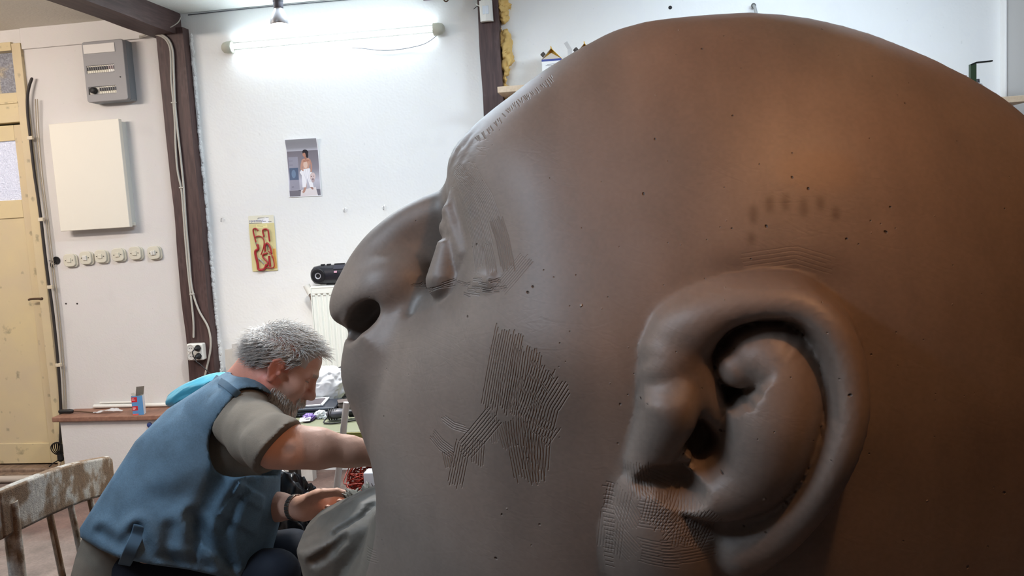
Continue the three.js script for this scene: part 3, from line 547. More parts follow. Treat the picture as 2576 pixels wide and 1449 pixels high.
// ---------------------------------------------------------------- fixed timber, door, ledge
M.doorPaint = std({ map: rep(fieldTex(512, (u, v) => { const n = tfbm(u, v, 4, 5, 71) - 0.5, k = tfbm(u, v, 22, 4, 73), d = 1 + n * 0.12 - Math.max(0, k - 0.68) * 1.6; return [0.82 * d, 0.755 * d, 0.62 * d * (1 - n * 0.15)]; }, true), 0.8, 0.8), roughness: 0.45 });
M.whitePlastic = plain(0xe6e5de, 0.4);
M.ivory = plain(0xd8d4c3, 0.45);
M.black = plain(0x17171a, 0.5);
M.rubber = plain(0x2a2725, 0.7);
M.greyCable = plain(0xb8b4aa, 0.55);
M.steel = plain(0x9a9a9c, 0.32, 1);
M.rust = plain(0x5f4a3a, 0.6, 0.6);
{
  const wob = (g, a, s) => { const p = g.attributes.position; for (let i = 0; i < p.count; i++) { const x = p.getX(i), y = p.getY(i), z = p.getZ(i); p.setXYZ(i, x + a * noise3(x * 3 + s, y * 4, z * 4), y + a * noise3(x * 3, y * 4 + s, z * 4), z); } g.computeVertexNormals(); return g; };
  const long = (w, h, d, n) => { const g = new THREE.BoxGeometry(w, h, d, 3, n, 3).toNonIndexed(); return boxUV(g); };
  struct('post_left', wob(long(0.165, 2.64, 0.07, 50), 0.006, 3), M.post, V(-2.537, 1.32, WALLZ + 0.034));
  const beam = long(0.16, 4.6, 0.135, 60); wob(beam, 0.006, 9); spin(beam, Math.PI / 2, 0, 0);
  struct('beam_left', beam, M.post, V(-2.585, CEIL - 0.06, WALLZ + 2.3));
  struct('post_right', wob(long(0.112, 2.735, 0.09, 50), 0.003, 5), M.post, V(-0.682, 1.368, WALLZ + 0.045));
  struct('trim_1', block(-3.52, -2.62, 2.612, CEIL, WALLZ, WALLZ + 0.018), M.wallLeft);
  struct('wall_low', block(-3.41, -2.62, 0, 0.385, WALLZ - 0.01, WALLZ + 0.19, 0.01), M.wallLeft);
  struct('ledge', block(-3.44, -2.62, 0.383, 0.413, WALLZ, WALLZ + 0.215, 0.006), M.ledgeWood);
  // crumbled plaster edge along the post
  seed(17); const bits = [];
  for (let y = 0.62; y < 2.62; y += 0.022) { const g = new THREE.DodecahedronGeometry(0.008 + 0.007 * rnd()); g.scale(0.8, 1.5, 0.6); move(g, -2.449 + 0.006 * rnd(), y + 0.01 * rnd(), WALLZ + 0.004); bits.push(g); }
  const pe = struct('plaster_edge', bits, M.wall); pe.userData.kind = 'structure';
}
{                                                         // the door with its transom
  const d = structGroup('door_1', V(0, 0, WALLZ)), Z = -0.02, m = M.doorPaint, L = DX0, R = -3.585;
  part(d, 'frame', [block(R + 0.002, DX1 + 0.012, 0, 2.65, -0.14, 0.022), block(L, R, 2.19, 2.365, -0.12, 0.012), block(L, R, 2.3, 2.312, 0, 0.02), block(L, R, 2.61, 2.66, -0.12, 0.022), block(L - 0.02, L + 0.03, 0, 2.65, -0.14, 0.022)], m);
  const leaf = part(d, 'door_leaf', [block(R - 0.075, R, 0.06, 2.178, Z - 0.04, Z), block(L + 0.03, L + 0.12, 0.06, 2.178, Z - 0.04, Z), block(L + 0.12, R - 0.075, 2.085, 2.178, Z - 0.04, Z), block(L + 0.12, R - 0.075, 1.615, 1.725, Z - 0.04, Z), block(L + 0.12, R - 0.075, 0.06, 0.19, Z - 0.04, Z)], m);
  part(leaf, 'panel', block(L + 0.12, R - 0.075, 0.188, 1.617, Z - 0.03, Z - 0.009), m);
  const ham = fieldTex(512, (u, v) => { let a = 0; for (const [p, s] of [[38, 3], [64, 8]]) { const n = tnoise(u + 0.02 * tnoise(u, v, 20, 4), v, p, s); a += Math.abs(n - 0.5) * 2; } return a * 0.5; });
  part(leaf, 'pane', block(L + 0.11, R - 0.066, 1.72, 2.09, Z - 0.024, Z - 0.016, 0.001), std({ color: 0xc9cede, roughness: 0.22, bumpMap: rep(ham, 2.2, 2.2), bumpScale: 0.006, emissive: 0xdfe6ff, emissiveIntensity: LAMP.paneGlow }), 'hammered glass pane with daylight behind');
  const dirty = fieldTex(256, (u, v) => { const n = tfbm(u, v, 4, 5, 81), e = sstep(0.62, 0.8, n); return [mix(0.55, 0.70, e), mix(0.56, 0.65, e), mix(0.6, 0.56, e)].map((q) => q * (0.85 + 0.3 * tnoise(u, v, 60, 2))); }, true);
  part(d, 'transom_pane', block(L, R + 0.01, 2.36, 2.615, -0.05, -0.035, 0.001), std({ map: rep(dirty, 2.4, 2.4), roughness: 0.35 }), 'grimy painted-over transom pane');
  const h = part(leaf, 'handle', [box(0.022, 0.17, 0.006, 0, -0.03, 0.003, 0.003), rod(V(0, 0, 0), V(0, 0, 0.045), 0.008), tube([[0, 0, 0.045], [-0.03, 0.001, 0.048], [-0.075, 0, 0.046], [-0.088, -0.004, 0.044]], 0.0065)], M.rust, 'tarnished lever handle');
  const hp0 = onWall(112, 750, 0); h.position.set(hp0.x, hp0.y, Z);
  struct('door_backing', block(L - 0.3, R + 0.3, 0, CEIL, WALLZ - 0.5, WALLZ - 0.3), M.farWall);
  struct('sill', [block(L, R + 0.06, 0.0, 0.05, WALLZ - 0.14, WALLZ + 0.05, 0.015), block(L, R + 0.02, 0, 0.028, WALLZ + 0.05, WALLZ + 0.1, 0.004)], M.sill);
}
solo('pipe', rod(V(-4.6, 0.024, WALLZ + 0.2), V(-3.42, 0.024, WALLZ + 0.17), 0.022), plain(0xb9aea2, 0.5), 'pale heating pipe lying along the floor before the door', 'pipe');
// ---------------------------------------------------------------- on the left wall
const rectOn = (off, x0, y0, x1, y1) => { const a = onWall(x0, y0, off), b = onWall(x1, y1, off); return { c: V((a.x + b.x) / 2, (a.y + b.y) / 2, WALLZ), w: Math.abs(b.x - a.x), h: Math.abs(b.y - a.y), a, b }; };
{
  const D = 0.1, q = rectOn(D, 203, 106, 322, 250), w = q.w, h = q.h;
  const t = thing('fuse_box', 'grey plastic fuse box with two rows of breakers high on the left wall', 'fuse box', q.c);
  const grey = plain(0x8d8c8e, 0.5), side = plain(0x7f868b, 0.5);
  const win1 = [[-0.45, -0.03], [0.24, 0.11]], win2 = [[-0.45, -0.38], [0.24, -0.24]], rc = ([[x0, y0], [x1, y1]]) => [[x0 * w, y0 * h], [x1 * w, y0 * h], [x1 * w, y1 * h], [x0 * w, y1 * h]];
  part(t, 'housing', [block(-w / 2, w / 2, -h / 2, h / 2, 0, D - 0.03, 0.012)], side);
  part(t, 'cover', move(extrude(roundRect(w - 0.008, h - 0.008, 0.012), 0.022, 0.004, [rc(win1), rc(win2)]), 0, 0, D - 0.03), grey);
  part(t, 'label_strip', block(-0.46 * w, 0.3 * w, 0.3 * h, 0.45 * h, D - 0.006, D, 0.002), plain(0xdcd9d4, 0.5), 'blank white label strip');
  const bw = (0.69 * w) / 13;
  const breaker = (i, y, n0) => { const x = -0.45 * w + (i + 0.5) * bw; const b = part(t, 'breaker', [box(bw * 0.92, 0.055, 0.03, x, y - 0.004, D - 0.024, 0.002)], i > 9 && n0 ? M.whitePlastic : M.ivory); part(b, 'toggle', box(bw * 0.45, 0.02, 0.012, x, y + 0.006, D - 0.005, 0.002), plain(i > 9 && n0 ? 0xb8a8a8 : 0x77767a, 0.5)); };
  for (let i = 0; i < 13; i++) breaker(i, 0.035 * h, 1);
  for (let i = 5; i < 13; i++) breaker(i, -0.315 * h, 0);
  part(t, 'knob_plate', block(-0.45 * w, -0.19 * w, -0.37 * h, -0.25 * h, D - 0.03, D - 0.012), plain(0xd6d3c9, 0.5));
  part(t, 'knob', move(spin(lathe([[0.0005, 0.03], [0.015, 0.028], [0.018, 0.022], [0.019, 0], [0.0005, 0]], 20), Math.PI / 2, 0, 0), -0.31 * w, -0.31 * h, D - 0.012), M.black, 'round black fuse knob');
  part(t, 'lock', move(spin(new THREE.CylinderGeometry(0.004, 0.004, 0.004, 12), Math.PI / 2, 0, 0), 0.36 * w, -0.12 * h, D - 0.003), M.black);
}
{
  const q = rectOn(0.075, 122, 312, 326, 572), w = q.w, h = q.h;
  const t = thing('cabinet', 'blank cream white square cabinet with a lifted door below the fuse box', 'cabinet', q.c);
  const m = plain(0xe9e5d8, 0.5);
  part(t, 'door', box(w, h, 0.03, 0, 0, 0.06, 0.004, [0, 0, 0.006]), m);
  part(t, 'case', box(w * 0.93, h * 0.96, 0.048, 0.012, 0.0, 0.022, 0.003), plain(0xd5d6cf, 0.55));
  part(t, 'hinge', [box(0.018, 0.02, 0.012, w * 0.5, -h * 0.47, 0.03, 0.002)], m);
}
{                                                         // switches
  const spots = [[181, 655, 0], [221, 649, 1], [259, 645, 2], [302, 641, 3], [345, 637, 4], [392, 636, 5]];
  const made = (kind) => {
    const t = new THREE.Group(); scene.add(t);
    const s = 0.078, g = M.ivory;
    part(t, 'backplate', move(extrude(roundRect(s * 0.98, s * 0.98, 0.02), 0.008, 0.002), 0.004, -0.003, 0.002), g);
    part(t, 'plate', move(extrude(roundRect(s * 0.9, s * 0.9, 0.02), 0.01, 0.004), -0.002, 0.002, 0.01), g);
    if (kind === 'double') for (const k of [-1, 1]) part(t, 'rocker', box(0.013, 0.027, 0.012, k * 0.0072 - 0.002, 0.002, 0.028, 0.003, [0.12, 0, 0]), M.whitePlastic, 'white rocker');
    else if (kind === 'raised') part(t, 'rocker', box(0.026, 0.028, 0.014, -0.002, 0.002, 0.026, 0.003, [0.18, 0, 0]), M.whitePlastic, 'tilted white rocker');
    else part(t, 'rocker', box(0.026, 0.028, 0.007, -0.002, 0.002, 0.026, 0.003, [-0.05, 0, 0]), g);
    for (const k of [-1, 1]) part(t, 'screw', move(spin(new THREE.CylinderGeometry(0.003, 0.003, 0.003, 10), Math.PI / 2, 0, 0), k * 0.023 - 0.002, 0.002, 0.0245), plain(0x55504a, 0.5, 0.5));
    return t;
  };
  const labels = ['leftmost ivory light switch, right beside the open round wall box', 'second ivory light switch from the left, with a tilted white rocker', 'third ivory light switch from the left in the row of six', 'fourth ivory light switch from the left, set askew on its backplate', 'fifth ivory light switch, just left of the one with twin rockers', 'rightmost ivory light switch with twin white rockers, near the brown post'];
  const proto = {};
  for (const [px, py, i] of spots) {
    const kind = i === 1 ? 'raised' : i === 5 ? 'double' : 'single', o = proto[kind] ? proto[kind].clone() : (proto[kind] = made(kind));
    o.name = numbered('light_switch'); scene.add(o); o.position.copy(onWall(px, py, 0)); o.rotation.z = [0.03, 0, -0.02, 0.05, 0.01, 0.08][i]; tag(o, labels[i], 'switch', 'row of light switches on the left wall');
  }
}
{                                                         // open wall box with loose wires
  const t = thing('junction_box', 'round open black wall box with loose wires left of the switches', 'wall box', onWall(143, 655, 0));
  part(t, 'cup', move(spin(lathe([[0.0005, -0.002], [0.023, -0.002], [0.024, 0.004], [0.0225, 0.006], [0.021, 0.002], [0.0005, 0.001]], 24), Math.PI / 2, 0, 0), 0, 0, 0.002), M.black);
  for (const pts of [[[-0.005, -0.005, 0.006], [-0.025, -0.012, 0.02], [-0.034, -0.03, 0.015], [-0.03, -0.05, 0.01]], [[0, -0.01, 0.006], [-0.012, -0.028, 0.02], [-0.022, -0.022, 0.018], [-0.02, -0.045, 0.012]], [[-0.02, -0.004, 0.006], [-0.034, 0, 0.014], [-0.044, -0.001, 0.012]]]) part(t, 'wire', tube(pts, 0.0022, 30, 6), M.rubber);
}
for (const [px, py, l] of [[166, 764, 'left one of the two small dark screw holes in the wall'], [194, 764, 'right one of the two small dark screw holes in the wall']]) solo('screw_hole', move(spin(lathe([[0.0005, 0.001], [0.003, 0.0012], [0.0045, 0.002], [0.0055, 0.0005], [0.0055, -0.002]], 14), Math.PI / 2, 0, 0), 0, 0, 0), plain(0x2c2826, 0.8), l, 'hole', onWall(px, py, 0.001), 'pair of screw holes');
// ---------------------------------------------------------------- cables and sockets on the post
{
  const off = 0.08, P = (l, o = off) => l.map(([x, y, d]) => onWall(x, y, d ?? o));
  const t1 = thing('power_cable', 'twin grey cables running down the brown post to the socket block', 'cable', onWall(430, 300, 0)), sub = (l) => P(l).map((p) => p.sub(t1.position));
  part(t1, 'cable', tube(sub([[352, 94, 0.03], [375, 88, 0.05], [398, 88, 0.08], [416, 98], [427, 118], [430, 150], [431, 200], [436, 255], [440, 310], [442, 370], [447, 430], [456, 475], [461, 530], [466, 600], [474, 690], [482, 760], [487, 815], [487, 848]]), 0.0062, 140, 8), M.greyCable);
  part(t1, 'cable', tube(sub([[352, 91, 0.04], [378, 84, 0.06], [404, 86, 0.08], [424, 100], [434, 125], [437, 180], [440, 255], [447, 330], [455, 400], [462, 470], [468, 560], [475, 640], [484, 730], [500, 780], [524, 825], [530, 870], [516, 945]]), 0.0062, 140, 8), M.greyCable);
  for (const [x, y] of [[437, 258], [457, 472], [483, 740]]) part(t1, 'clip', box(0.03, 0.008, 0.012, ...onWall(x, y, off + 0.002).sub(t1.position).toArray(), 0.002), M.greyCable);
  const w = thing('thin_wire', 'thin white wire bridging the corner under the ceiling beam', 'cable', onWall(430, 60, 0.05));
  part(w, 'wire', tube([[392, 77, 0.03], [410, 74, 0.1], [430, 68, 0.12], [448, 56, 0.1], [456, 40, 0.05]].map(([x, y, d]) => onWall(x, y, d).sub(w.position)), 0.003, 40, 6), M.greyCable);
}
{
  const q = rectOn(0.115, 468, 866, 512, 906), t = thing('socket_block', 'white four-way socket block on the foot of the brown post', 'socket', V(q.c.x, q.c.y, WALLZ + 0.07)), s = 0.1;
  part(t, 'housing', box(s, s, 0.045, 0, 0, 0.0225, 0.008), M.whitePlastic);
  for (const [i, j] of [[-1, 1], [1, 1], [-1, -1], [1, -1]]) {
    const c = part(t, 'socket', move(spin(lathe([[0.0195, 0.003], [0.0215, 0.004], [0.022, 0], [0.0005, 0], [0.0005, 0.0005], [0.0185, 0.0008], [0.0195, 0.003]], 24), Math.PI / 2, 0, 0), i * 0.024, j * 0.024, 0.045), plain(0xcfcdc8, 0.5));
    for (const k of [-1, 1]) part(c, 'contact', move(spin(new THREE.CylinderGeometry(0.0022, 0.0022, 0.001, 8), Math.PI / 2, 0, 0), i * 0.024 + k * 0.006, j * 0.024, 0.0465), M.black);
  }
  const plug = (j, l, cord) => {
    const p = thing('plug', l, 'plug', t.position.clone().add(V(0.024, j * 0.024, 0.047)), 'black plugs in the socket block');
    part(p, 'body', move(spin(lathe([[0.0005, 0.034], [0.008, 0.033], [0.013, 0.022], [0.0178, 0.006], [0.0178, 0], [0.0005, 0]], 20), Math.PI / 2, 0, 0), 0, 0, 0), M.black);
    part(p, 'cord', tube(cord, 0.0032, 60, 6), M.black);
  };
  plug(1, 'upper black plug in the right column of the socket block', [[0, 0, 0.03], [-0.012, -0.012, 0.042], [-0.008, -0.04, 0.045], [0.0, -0.06, 0.042]]);
  plug(-1, 'lower black plug in the right column of the socket block', [[0, 0, 0.03], [0.004, -0.02, 0.044], [0.03, -0.045, 0.04], [0.09, -0.1, 0.05], [0.16, -0.14, 0.08], [0.22, -0.17, 0.12]]);
}
// ---------------------------------------------------------------- along the door frame
{
  const t = thing('door_cable', 'black cable clipped along the right jamb of the yellow door', 'cable', onWall(100, 550, 0)), o = 0.034, S = (l) => l.map(([x, y, d]) => onWall(x, y, d ?? o).sub(t.position));
  part(t, 'cable', tube(S([[80, 198, 0.03], [74, 215], [69, 245], [70, 290], [75, 335], [80, 380], [87, 440], [96, 500], [104, 560], [112, 630], [121, 700], [131, 770], [138, 830], [144, 890], [149, 950], [152, 1010], [153, 1060], [152, 1100], [151, 1118]]), 0.0085, 160, 8), plain(0x2f2926, 0.6));
  for (const d of [9, 14]) part(t, 'wire', tube(S([[84, 250, 0.03], [88, 340], [97, 440], [112, 560], [124, 660], [136, 760], [146, 860], [153, 950], [157, 1040], [158, 1090]].map(([x, y, e]) => [x + d - 4, y, e ?? 0.02])), 0.003, 80, 6), plain(0xa89c88, 0.6));
  for (const [x, y] of [[77, 347], [104, 552], [127, 722], [148, 918]]) part(t, 'clip', box(0.034, 0.022, 0.02, ...S([[x, y]])[0].toArray(), 0.003), plain(0xd9cdb5, 0.5));
}
{
  const p = onWall(149, 1136, 0.06), t = thing('cable_coil', 'coiled black cable tied up at the foot of the door frame', 'cable', p), loops = [];
  for (let k = 0; k < 6; k++) { const g = new THREE.TorusGeometry(0.026 + 0.003 * k, 0.0038, 6, 24); g.scale(0.55 + 0.05 * k, 1.25, 1); spin(g, 0.1 * k, 0.35 * (k - 2.5), 0.12 * (k - 3)); move(g, 0, 0.02, 0.004 * (k - 3)); loops.push(g); }
  part(t, 'loops', loops, M.rubber);
  part(t, 'tie', [rod(V(0.002, -0.015, 0), V(0.006, -0.05, 0), 0.016, 0.02), rod(V(0.006, -0.05, 0), V(0.008, -0.062, 0), 0.02, 0.012)], M.black);
  part(t, 'tail', tube([[0.0, -0.05, 0.005], [-0.03, -0.065, 0.02], [-0.055, -0.085, 0.03]], 0.0035), M.black);
  part(t, 'end_piece', tube([[0.005, -0.06, 0.004], [0.004, -0.085, 0.02], [-0.02, -0.11, 0.05], [-0.03, -0.128, 0.07]], 0.007), plain(0xb9a68e, 0.6), 'beige cable end');
}
// ---------------------------------------------------------------- on the ledge
const LEDGE = 0.4135;
{
  const p = onY(351, 1042, LEDGE), t = thing('carton', 'small open blue and red carton on the brown ledge', 'carton', V(p.x, LEDGE, Math.max(p.z, WALLZ + 0.06)));
  t.rotation.y = 0.3;
  const w = 0.062, h = 0.115, d = 0.042, inner = plain(0x8d8478, 0.8);
  const face = canvasTex(128, 236, (c, W, H) => {
    c.fillStyle = '#5b8fbf'; c.fillRect(0, 0, W, H); c.fillStyle = '#c22a33'; c.fillRect(0, 14, 66, 62); c.fillRect(0, 124, 66, 54); c.fillStyle = '#e4605c'; c.fillRect(0, 218, 66, 18);
    c.fillStyle = '#f0dada'; for (const [x, y, a] of [[6, 30, 22], [6, 46, 38], [6, 138, 34], [6, 150, 34], [6, 162, 26]]) c.fillRect(x, y, a, 6);
  });
  const uvFit = (g) => { const q = g.attributes.position, uv = []; for (let i = 0; i < q.count; i++) uv.push(q.getX(i) / w + 0.5, q.getY(i) / h); g.setAttribute('uv', new THREE.Float32BufferAttribute(uv, 2)); return g; };
  part(t, 'front', uvFit(box(w, h, 0.0012, 0, h / 2, d / 2, 0.0004)), std({ map: face, roughness: 0.5 }), 'blue front with red blocks');
  part(t, 'side', [box(0.0012, h, d, w / 2, h / 2, 0, 0.0004)], plain(0xdfe3ea, 0.5), 'white side');
  part(t, 'back', [box(w, h, 0.0012, 0, h / 2, -d / 2, 0.0004), box(0.0012, h, d, -w / 2, h / 2, 0, 0.0004), box(w, 0.0012, d, 0, 0.001, 0, 0.0004)], inner);
  part(t, 'flap', [box(0.045, 0.055, 0.0012, 0.012, h + 0.024, -0.012, 0.0004, [0.35, 0.5, -0.25])], inner, 'raised cardboard flap');
  part(t, 'side_flap', [box(0.02, 0.028, 0.0012, -0.02, h + 0.004, 0.008, 0.0004, [-0.6, 0.6, 0.5])], plain(0xb0a89c, 0.8));
}
{
  const base = (px, py) => { const p = onY(px, py, LEDGE); p.z = clamp(p.z, WALLZ + 0.02, WALLZ + 0.2); return p; };
  const a = base(150, 1040), t = thing('screwdriver', 'old screwdriver with a dark handle at the left end of the ledge', 'screwdriver', V(-3.4, LEDGE, WALLZ + 0.13));
  part(t, 'handle', move(spin(lathe([[0.0005, -0.05], [0.01, -0.049], [0.014, -0.04], [0.012, -0.015], [0.0135, 0.02], [0.011, 0.04], [0.006, 0.046], [0.0005, 0.046]], 14), 0, 0, -Math.PI / 2), 0, 0.0145, 0), M.black);
  part(t, 'shaft', rod(V(0.045, 0.0145, 0), V(0.2, 0.004, 0.01), 0.0035), M.rust);
  const b = thing('plastic_bag', 'crumpled clear plastic sleeve lying flat on the ledge', 'bag', V(-3.12, LEDGE, WALLZ + 0.13));
  const g = new THREE.PlaneGeometry(0.16, 0.06, 40, 16); spin(g, -Math.PI / 2, 0, 0); const p = g.attributes.position;
  for (let i = 0; i < p.count; i++) { const x = p.getX(i), z = p.getZ(i); p.setY(i, 0.006 + 0.012 * Math.abs(fbm(x * 30, z * 40, 2)) + 0.012 * Math.exp(-((x - 0.01) ** 2) / 0.002)); p.setZ(i, z * (1 - 0.5 * sstep(0.02, 0.08, x)) - 0.1 * x); }
  g.computeVertexNormals(); part(b, 'sleeve', g, phys({ color: 0xf2f4f6, roughness: 0.25, transmission: 0.35, thickness: 0, side: THREE.DoubleSide }));
  solo('conduit', [rod(V(-3.3, LEDGE + 0.014, WALLZ + 0.014), V(-2.66, LEDGE + 0.014, WALLZ + 0.014), 0.012), rod(V(-3.26, LEDGE + 0.034, WALLZ + 0.008), V(-3.0, LEDGE + 0.034, WALLZ + 0.008), 0.006)], M.whitePlastic, 'white conduit along the back of the ledge', 'conduit');
  const n1 = thing('nail', 'two dark nails standing at the right end of the ledge', 'nail', V(-2.755, LEDGE + 0.03, WALLZ + 0.0));
  for (const [x, hgt] of [[-0.008, 0.03], [0.014, 0.05]]) part(n1, 'nail', [rod(V(x, hgt * 0.5, 0), V(x, hgt * 0.4, 0.03), 0.003), rod(V(x, hgt * 0.4 + 0.012, 0.03), V(x, hgt * 0.4 - 0.012, 0.03), 0.003)], M.rust);
  solo('wall_plug', move(spin(lathe([[0.0005, 0.012], [0.012, 0.011], [0.016, 0.006], [0.016, 0], [0.0005, 0]], 18), Math.PI / 2, 0, 0), 0, 0, 0), plain(0x31447c, 0.4), 'small blue knob on the low white wall under the ledge', 'knob', onWall(377, 1069, 0.19));
}
// ---------------------------------------------------------------- the sculptor
// Modelled in a frame of his own: x the way he faces, y up, z towards his right side; MX takes it into the room.
const MX = new THREE.Matrix4().compose(camera.position, camera.quaternion, V(1, 1, 1));
const mp = (px, py, d) => V(((px - 1288) / F) * d, ((724.5 - py) / F) * d, -d);
const MAN0 = V(mp(420, 1440, 2.42).applyMatrix4(MX).x, 0, mp(420, 1440, 2.42).applyMatrix4(MX).z);
const toRoom = (g) => { g.applyMatrix4(MX); g.translate(-MAN0.x, 0, -MAN0.z); return g; };
const limb = (pts) => pts.slice(1).map((b, i) => capsule(mp(pts[i][0], pts[i][1], pts[i][2]), mp(b[0], b[1], b[2]), pts[i][3], b[3]));
const unite = (fs, k) => (x, y, z) => { let d = 1e3; for (const f of fs) d = smin(d, f(x, y, z), k); return d; };
const boundsOf = (pts, pad) => { const b = new THREE.Box3(); for (const [x, y, d, r] of pts) b.union(new THREE.Box3().setFromCenterAndSize(mp(x, y, d), V(2 * r, 2 * r, 2 * r))); b.expandByScalar(pad); return [b.min.toArray(), b.max.toArray()]; };

// --- head frame
const HS = 0.99, hc = mp(708, 928, 2.36), pit = 32 * RAD, yawH = -13 * RAD;
const hF = V(Math.cos(pit) * Math.cos(yawH), -Math.sin(pit), Math.cos(pit) * Math.sin(yawH)).normalize(), hZ = V(-Math.sin(yawH), 0, Math.cos(yawH)), hU = hZ.clone().cross(hF).normalize();
hZ.copy(hF.clone().cross(hU));
const HM = new THREE.Matrix4().makeBasis(hF, hU, hZ).scale(V(HS, HS, HS)).setPosition(hc), HI2 = HM.clone().invert().elements;
const headPoint = (x, y, z) => V(x, y, z).applyMatrix4(HM);
const E3 = (x, y, z, a, b, c, q) => ellipsoid(V(x, y, z), a, b, c, q), C3 = (a, b, r, s) => capsule(V(...a), V(...b), r, s ?? r);
const qz = (a) => new THREE.Quaternion().setFromAxisAngle(V(0, 0, 1), a);
const skull = [E3(-0.018, 0.045, 0, 0.094, 0.079, 0.075), E3(0.045, 0.045, 0, 0.05, 0.06, 0.061), E3(0.042, -0.03, 0, 0.054, 0.085, 0.056), C3([0.0, -0.05, 0.05], [0.07, -0.098, 0.016], 0.021, 0.022), E3(0.084, -0.1, 0, 0.018, 0.02, 0.024), E3(0.058, -0.02, 0.044, 0.026, 0.021, 0.02)];
const browR = C3([0.09, 0.03, 0.008], [0.074, 0.029, 0.046], 0.0125), socket = E3(0.094, 0.008, 0.033, 0.02, 0.015, 0.02), eyeball = E3(0.0725, 0.009, 0.032, 0.0128, 0.0125, 0.0125);
const lidT = E3(0.073, 0.01, 0.032, 0.0148, 0.0142, 0.0155), bag = C3([0.086, -0.004, 0.022], [0.073, -0.002, 0.047], 0.0065);
const nose = [C3([0.093, 0.022, 0], [0.112, -0.018, 0], 0.0085, 0.0105), E3(0.113, -0.026, 0, 0.0155, 0.013, 0.0135), E3(0.103, -0.031, 0.0125, 0.0135, 0.0095, 0.0085)], nostrilM = C3([0.112, -0.041, 0.006], [0.102, -0.038, 0.0085], 0.0042);
const lips = [C3([0.1, -0.058, 0], [0.085, -0.064, 0.023], 0.0068, 0.004), C3([0.0985, -0.0705, 0], [0.084, -0.067, 0.021], 0.0075, 0.004)], mouthLine = C3([0.11, -0.0645, 0], [0.086, -0.066, 0.025], 0.0024), tache = C3([0.102, -0.05, 0.002], [0.082, -0.066, 0.03], 0.0085, 0.006);
const earQ = new THREE.Quaternion().setFromEuler(new THREE.Euler(0.12, 0.35, 0.18));
const earDisc = E3(-0.016, -0.002, 0.0795, 0.0175, 0.032, 0.0075, earQ), earDish = E3(-0.013, -0.003, 0.0885, 0.0095, 0.02, 0.0075, earQ), earRim = [[[0.0, 0.012, 0.077], [-0.004, 0.026, 0.0815]], [[-0.004, 0.026, 0.0815], [-0.018, 0.03, 0.0865]], [[-0.018, 0.03, 0.0865], [-0.031, 0.018, 0.0895]], [[-0.031, 0.018, 0.0895], [-0.0305, -0.005, 0.0875]], [[-0.0305, -0.005, 0.0875], [-0.02, -0.025, 0.083]]].map(([a, b]) => C3(a, b, 0.0042)), earLobe = E3(-0.011, -0.029, 0.079, 0.009, 0.0105, 0.006), tragusM = E3(0.0005, -0.006, 0.079, 0.0055, 0.008, 0.006);
function headSDF(x0, y0, z0) {
  const e = HI2, x = e[0] * x0 + e[4] * y0 + e[8] * z0 + e[12], y = e[1] * x0 + e[5] * y0 + e[9] * z0 + e[13], zz = e[2] * x0 + e[6] * y0 + e[10] * z0 + e[14], z = Math.abs(zz);
  let d = 1e3; for (const f of skull) d = smin(d, f(x, y, z), 0.026);
  if (x > 0.03 && y > -0.13 && y < 0.07 && d < 0.05) {
    d = smin(d, browR(x, y, z), 0.014); d = smax(d, -socket(x, y, z), 0.014);
    d = Math.min(d, eyeball(x, y, z));
    const slit = y - (0.0085 + 0.1 * (z - 0.032)); d = smin(d, Math.max(lidT(x, y, z), -(slit - 0.0028)), 0.003); d = smin(d, Math.max(lidT(x, y, z), slit + 0.003), 0.003);
    d = smin(d, bag(x, y, z), 0.006);
    for (const f of nose) d = smin(d, f(x, y, z), 0.009);
    d = smax(d, -nostrilM(x, y, z), 0.004);
    d = smin(d, tache(x, y, z), 0.01); for (const f of lips) d = smin(d, f(x, y, z), 0.006);
    d = smax(d, -mouthLine(x, y, z), 0.005);
  }
  if (z > 0.055 && x < 0.03 && x > -0.06) {
    let r = earDisc(x, y, z); r = smax(r, -earDish(x, y, z), 0.004); for (const f of earRim) r = smin(r, f(x, y, z), 0.003); r = smin(r, earLobe(x, y, z), 0.006); r = smin(r, tragusM(x, y, z), 0.004);
    d = smin(d, r, 0.006);
  }
  return d * HS;
}
const neckTop = headPoint(-0.025, -0.05, 0), neckF = capsule(neckTop, mp(612, 1000, 2.41), 0.06, 0.075), napeF = capsule(headPoint(-0.07, 0, 0), mp(600, 985, 2.42), 0.045, 0.06);
const headNeck = (x, y, z) => smin(headSDF(x, y, z), smin(neckF(x, y, z), napeF(x, y, z), 0.03), 0.03);
// --- torso, arms
const T = { chest: [[590, 1060, 2.4, 0.135], [520, 1160, 2.41, 0.165], [452, 1290, 2.42, 0.182], [420, 1392, 2.42, 0.165]] };
const aniso = (fs, k, s, z0) => { const f = unite(fs, k); return (x, y, z) => f(x, y, z0 + (z - z0) / s) * 0.9; };
const torsoRaw = limb(T.chest), torso = aniso(torsoRaw, 0.04, 1.22, -2.41);
const shoulders = unite(limb([[612, 1030, 2.25, 0.08], [640, 1012, 2.42, 0.09], [690, 1030, 2.58, 0.085]]), 0.05);
const armN = [[612, 1056, 2.26, 0.064], [652, 1094, 2.14, 0.06], [690, 1124, 1.985, 0.046], [735, 1124, 1.99, 0.0505], [800, 1128, 2.01, 0.0475], [880, 1136, 2.04, 0.036], [968, 1147, 2.07, 0.0275]];
const armF = [[690, 1040, 2.58, 0.06], [640, 1160, 2.6, 0.05], [580, 1268, 2.54, 0.045], [640, 1272, 2.48, 0.047], [700, 1275, 2.42, 0.039], [762, 1278, 2.36, 0.031]];
const elbowBone = limb([[684, 1140, 1.985, 0.03], [688, 1120, 1.99, 0.03]]);
